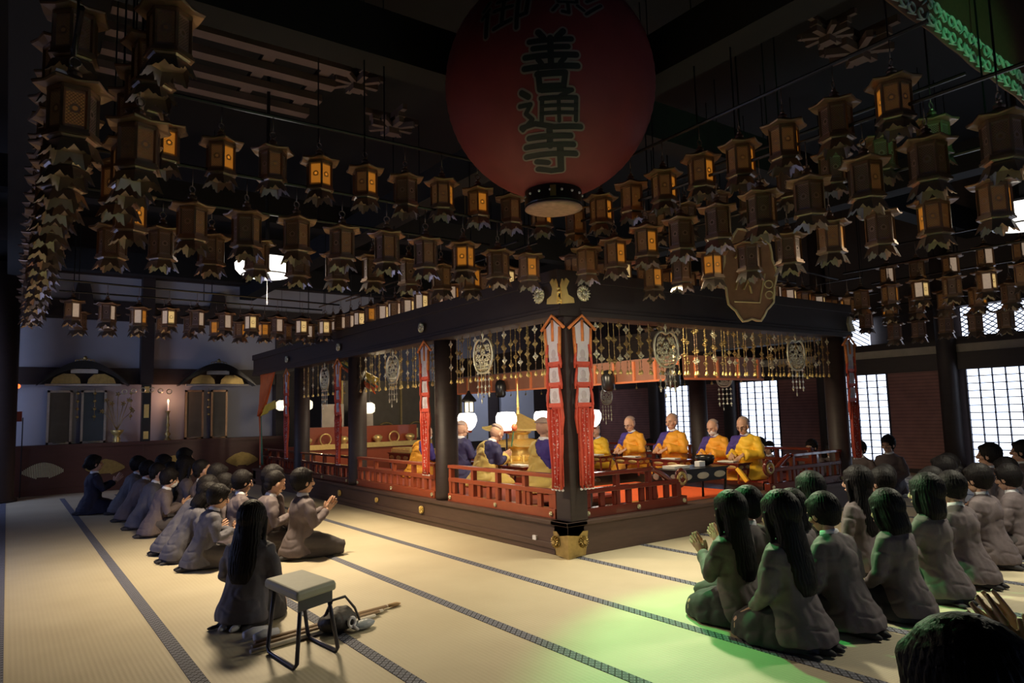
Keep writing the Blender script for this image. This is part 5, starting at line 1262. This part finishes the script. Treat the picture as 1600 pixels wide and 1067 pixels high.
# ornamental post with gilt bands
t = empty('shrine_post', (-2.13, YS+.12, 1.02), 0, 'black shrine post with gilt bands dividing the two alcoves', 'post'); MB().box((-.09, -.09, 0), (.09, .09, 1.27)).build('shaft', M['black'], t)
g = MB(); 
for z0, z1 in ((.05, .22), (.52, .82), (1.08, 1.22)): g.box((-.05, -.10, z0), (.05, -.088, z1))
g.build('gilt_band', M['gold'], t)
g = MB()
for k in range(6): g.torus((-.45+.18*k, -.14, 1.15-.02*abs(k-2.5)), .05, .012, 10, 5)
g.build('cloud_bracket', M['silver'], t)
def candlestick(x, lab, lit):
    t = empty('candlestick', (x, YS+.2, 1.02), 0, lab, 'candlestick')
    g = MB(); g.lathe([(.09, 0), (.05, .04), (.03, .08), (.07, .14), (.03, .19), (.025, .3), (.045, .34), (.02, .4), (.03, .5), (.018, .55), (.03, .62), (.06, .66), (.02, .67)], 16); g.build('stem', M['gold_d'], t, smooth=True)
    MB().lathe([(.022, .66), (.02, .84), (.004, .85)], 12).build('candle', M['white'], t)
    if lit: g = MB(); g.ell((0, 0, .89), (.016, .016, .04), 10); g.build('flame', M['flame'], t, smooth=True)
candlestick(-1.66, 'tall candlestick with a burning candle in the right alcove', True)
light('candle_glow', 'POINT', (-1.66, YS+.1, 1.98), (0, 0, 0), 7, (1, .5, .3), .03)
t = empty('lotus_stand', (-2.68, YS+.2, 1.02), 0, 'gilt lotus stand with flower sprays in the left alcove', 'flower stand')
g = MB(); g.lathe([(.09, 0), (.06, .03), (.08, .07), (.05, .12), (.09, .18), (.14, .26), (.12, .27)], 16); g.build('vase', M['gold'], t, smooth=True)
g = MB(); rr6 = random.Random(2)
for k in range(7):
    a = R(-60+20*k); e = (.34*math.sin(a), rr6.uniform(-.03, .03), .50+.62*math.cos(a)*(.9 if k % 2 else .6)); g.tube([(0, 0, .25), (e[0]*.4, 0, .5), e], .006, 5)
    for j in range(5): b_2 = j*1.256; g.ell((e[0]+.03*math.cos(b_2), e[1], e[2]+.03*math.sin(b_2)), (.028, .012, .016), 6, Matrix.Rotation(-b_2, 3, 'Y'))
g.build('gilt_flower', M['gold_d'], t, smooth=True)
for i, x in enumerate((-3.44, -3.12, -2.42, -.78)):
    g = MB(); g.tube([(x, YS+.2, 2.2), (x, YS+.2, 1.5)], .005, 5)
    for k in range(4): g.ell((x, YS+.2, 2.1-.17*k), (.035, .02, .035), 8)
    tag(g.build('hanging_chain', M['gold_d'], smooth=True), 'beaded gilt chain, %s from the left before the shrine alcoves' % ORD[i], 'chain', 'shrine chains')
tag(MB().tube([(-4.40, YS-.2, 0), (-4.40, YS-.2, 1.6)], .012, 6).build('stanchion', M['black']), 'thin post with tiny red light by the far left column', 'post')
g = MB(); g.ell((-4.50, YS-.50, 2.22), (.035, .035, .045), 10); tag(g.build('red_indicator_lamp', M['red_led'], smooth=True), 'tiny glowing red lamp beside the far left column', 'lamp')
tag(MB().cbox((-4.50, YS-.52, 1.62), (.16, .04, .2)).build('red_sign', M['glass_red']), 'small dim red sign beside the far left column', 'sign')

# ---------------------------------------------------------------- foreground: stool, bag, rolled cloth, sandals
t = empty('folding_stool', (-3.13, -1.17, 0), R(0), 'stool with grey padded seat and dark tube legs in the left foreground', 'stool')
A = Matrix.Rotation(R(10), 4, 'Z')
V4 = [(-3.31+3.13, -.97+1.17), (-3.27+3.13, -1.47+1.17), (-2.98+3.13, -1.33+1.17), (-3.03+3.13, -.86+1.17)]
g = MB(); g.rings([[Vector((x*.97, y*.97, .395)) for x, y in V4], [Vector((x, y, .41)) for x, y in V4], [Vector((x, y, .435)) for x, y in V4], [Vector((x*.95, y*.95, .455)) for x, y in V4]])
o = g.build('seat', M['cushion'], t, smooth=False, bevel=.014)
g = MB(); a, b, c_, d_ = [Vector((x*.88, y*.88, 0)) for x, y in V4]
g.rings([[Vector((p.x, p.y, z)) for p in (b, c_, c_*.9, b*.9)] for z in (.33, .40)]); g.rings([[Vector((p.x, p.y, z)) for p in (d_, c_, c_*.93, d_*.93)] for z in (.31, .40)]); g.build('seat_frame', M['steel'], t)
def loop(p, q, sx):
    p0 = Vector((p.x*.8, p.y*.9, .39)); q0 = Vector((q.x*.8, q.y*.9, .39)); pf = Vector((p.x*1.0+sx[0], p.y*1.0+sx[1], .012)); qf = Vector((q.x+sx[0], q.y+sx[1], .012))
    pts = [p0]; 
    pts += [p0.lerp(pf, .5), p0.lerp(pf, .93), pf+(qf-pf)*.07, pf.lerp(qf, .5), qf+(pf-qf)*.07, q0.lerp(qf, .93), q0.lerp(qf, .5), q0]; return pts
MB().tube(loop(a, b, (-.0, .02)), .0125, 10).build('leg_loop', M['steel'], t, smooth=True); MB().tube(loop(d_, c_, (.05, .03)), .0125, 10).build('leg_loop', M['steel'], t, smooth=True)
t = empty('shoulder_bag', (-2.78, -.86, 0), R(20), 'black soft bag with looped handle on the mat under the stool', 'bag')
m = MB(); m.ell((0, 0, .075), (.15, .11, .075), 16); m.ell((.06, .03, .10), (.09, .08, .06), 12); m.ell((-.07, -.03, .09), (.08, .08, .06), 12); V, F = remesh(m, .009, 2, .012); g = MB(); g.add([(x, y, max(z, .004)) for x, y, z in V], F); g.build('bag_body', M['bag_black'], t, smooth=True)
MB().tube([(-.10, .02, .12), (-.03, .03, .21), (.06, .0, .22), (.13, -.02, .13), (.15, -.05, .04)], .014, 8, .5).build('handle', M['bag_black'], t, smooth=True)
g = MB(); g.torus((.02, -.11, .075), .03, .010, 14, 6); g.tube([(.02, -.12, .05), (.06, -.13, .02)], .01, 6); g.build('white_loop', M['white'], t, smooth=True)
g = MB(); g.ell((.13, -.10, .032), (.10, .055, .030), 16); tag(g.build('plastic_pouch', mat('clear_grey_pouch', (.34, .38, .42), .25), t), None)
pr = empty('rolled_mats', (-2.75, -.72, 0), 0, 'bundle of pale rolled papers and sticks lying past the stool', 'bundle')
for i in range(5):
    off = Vector((-.02*i, -.042*i, .018+.012*(i % 2))); p0 = Vector((-.55, -.06, 0))+off; p1 = Vector((.50-.03*i, .17, 0))+off
    MB().tube([p0, p0.lerp(p1, .4), p1], [.024, .026, .018], 8, .6).build('stick', M['parasol'] if i % 2 == 0 else mat('brown_stick', (.30, .19, .10), .6), pr, smooth=True)
g = MB(); g.tube([(.48, .16, .02), (.56, .18, .018), (.60, .20, .012)], [.022, .028, .010], 8, .5); g.build('frayed_end', mat('straw_end', (.45, .28, .12), .8), pr, smooth=True)
for i, (x, y) in enumerate(((-3.42, -.72), (-3.36, -.60))):
    pass
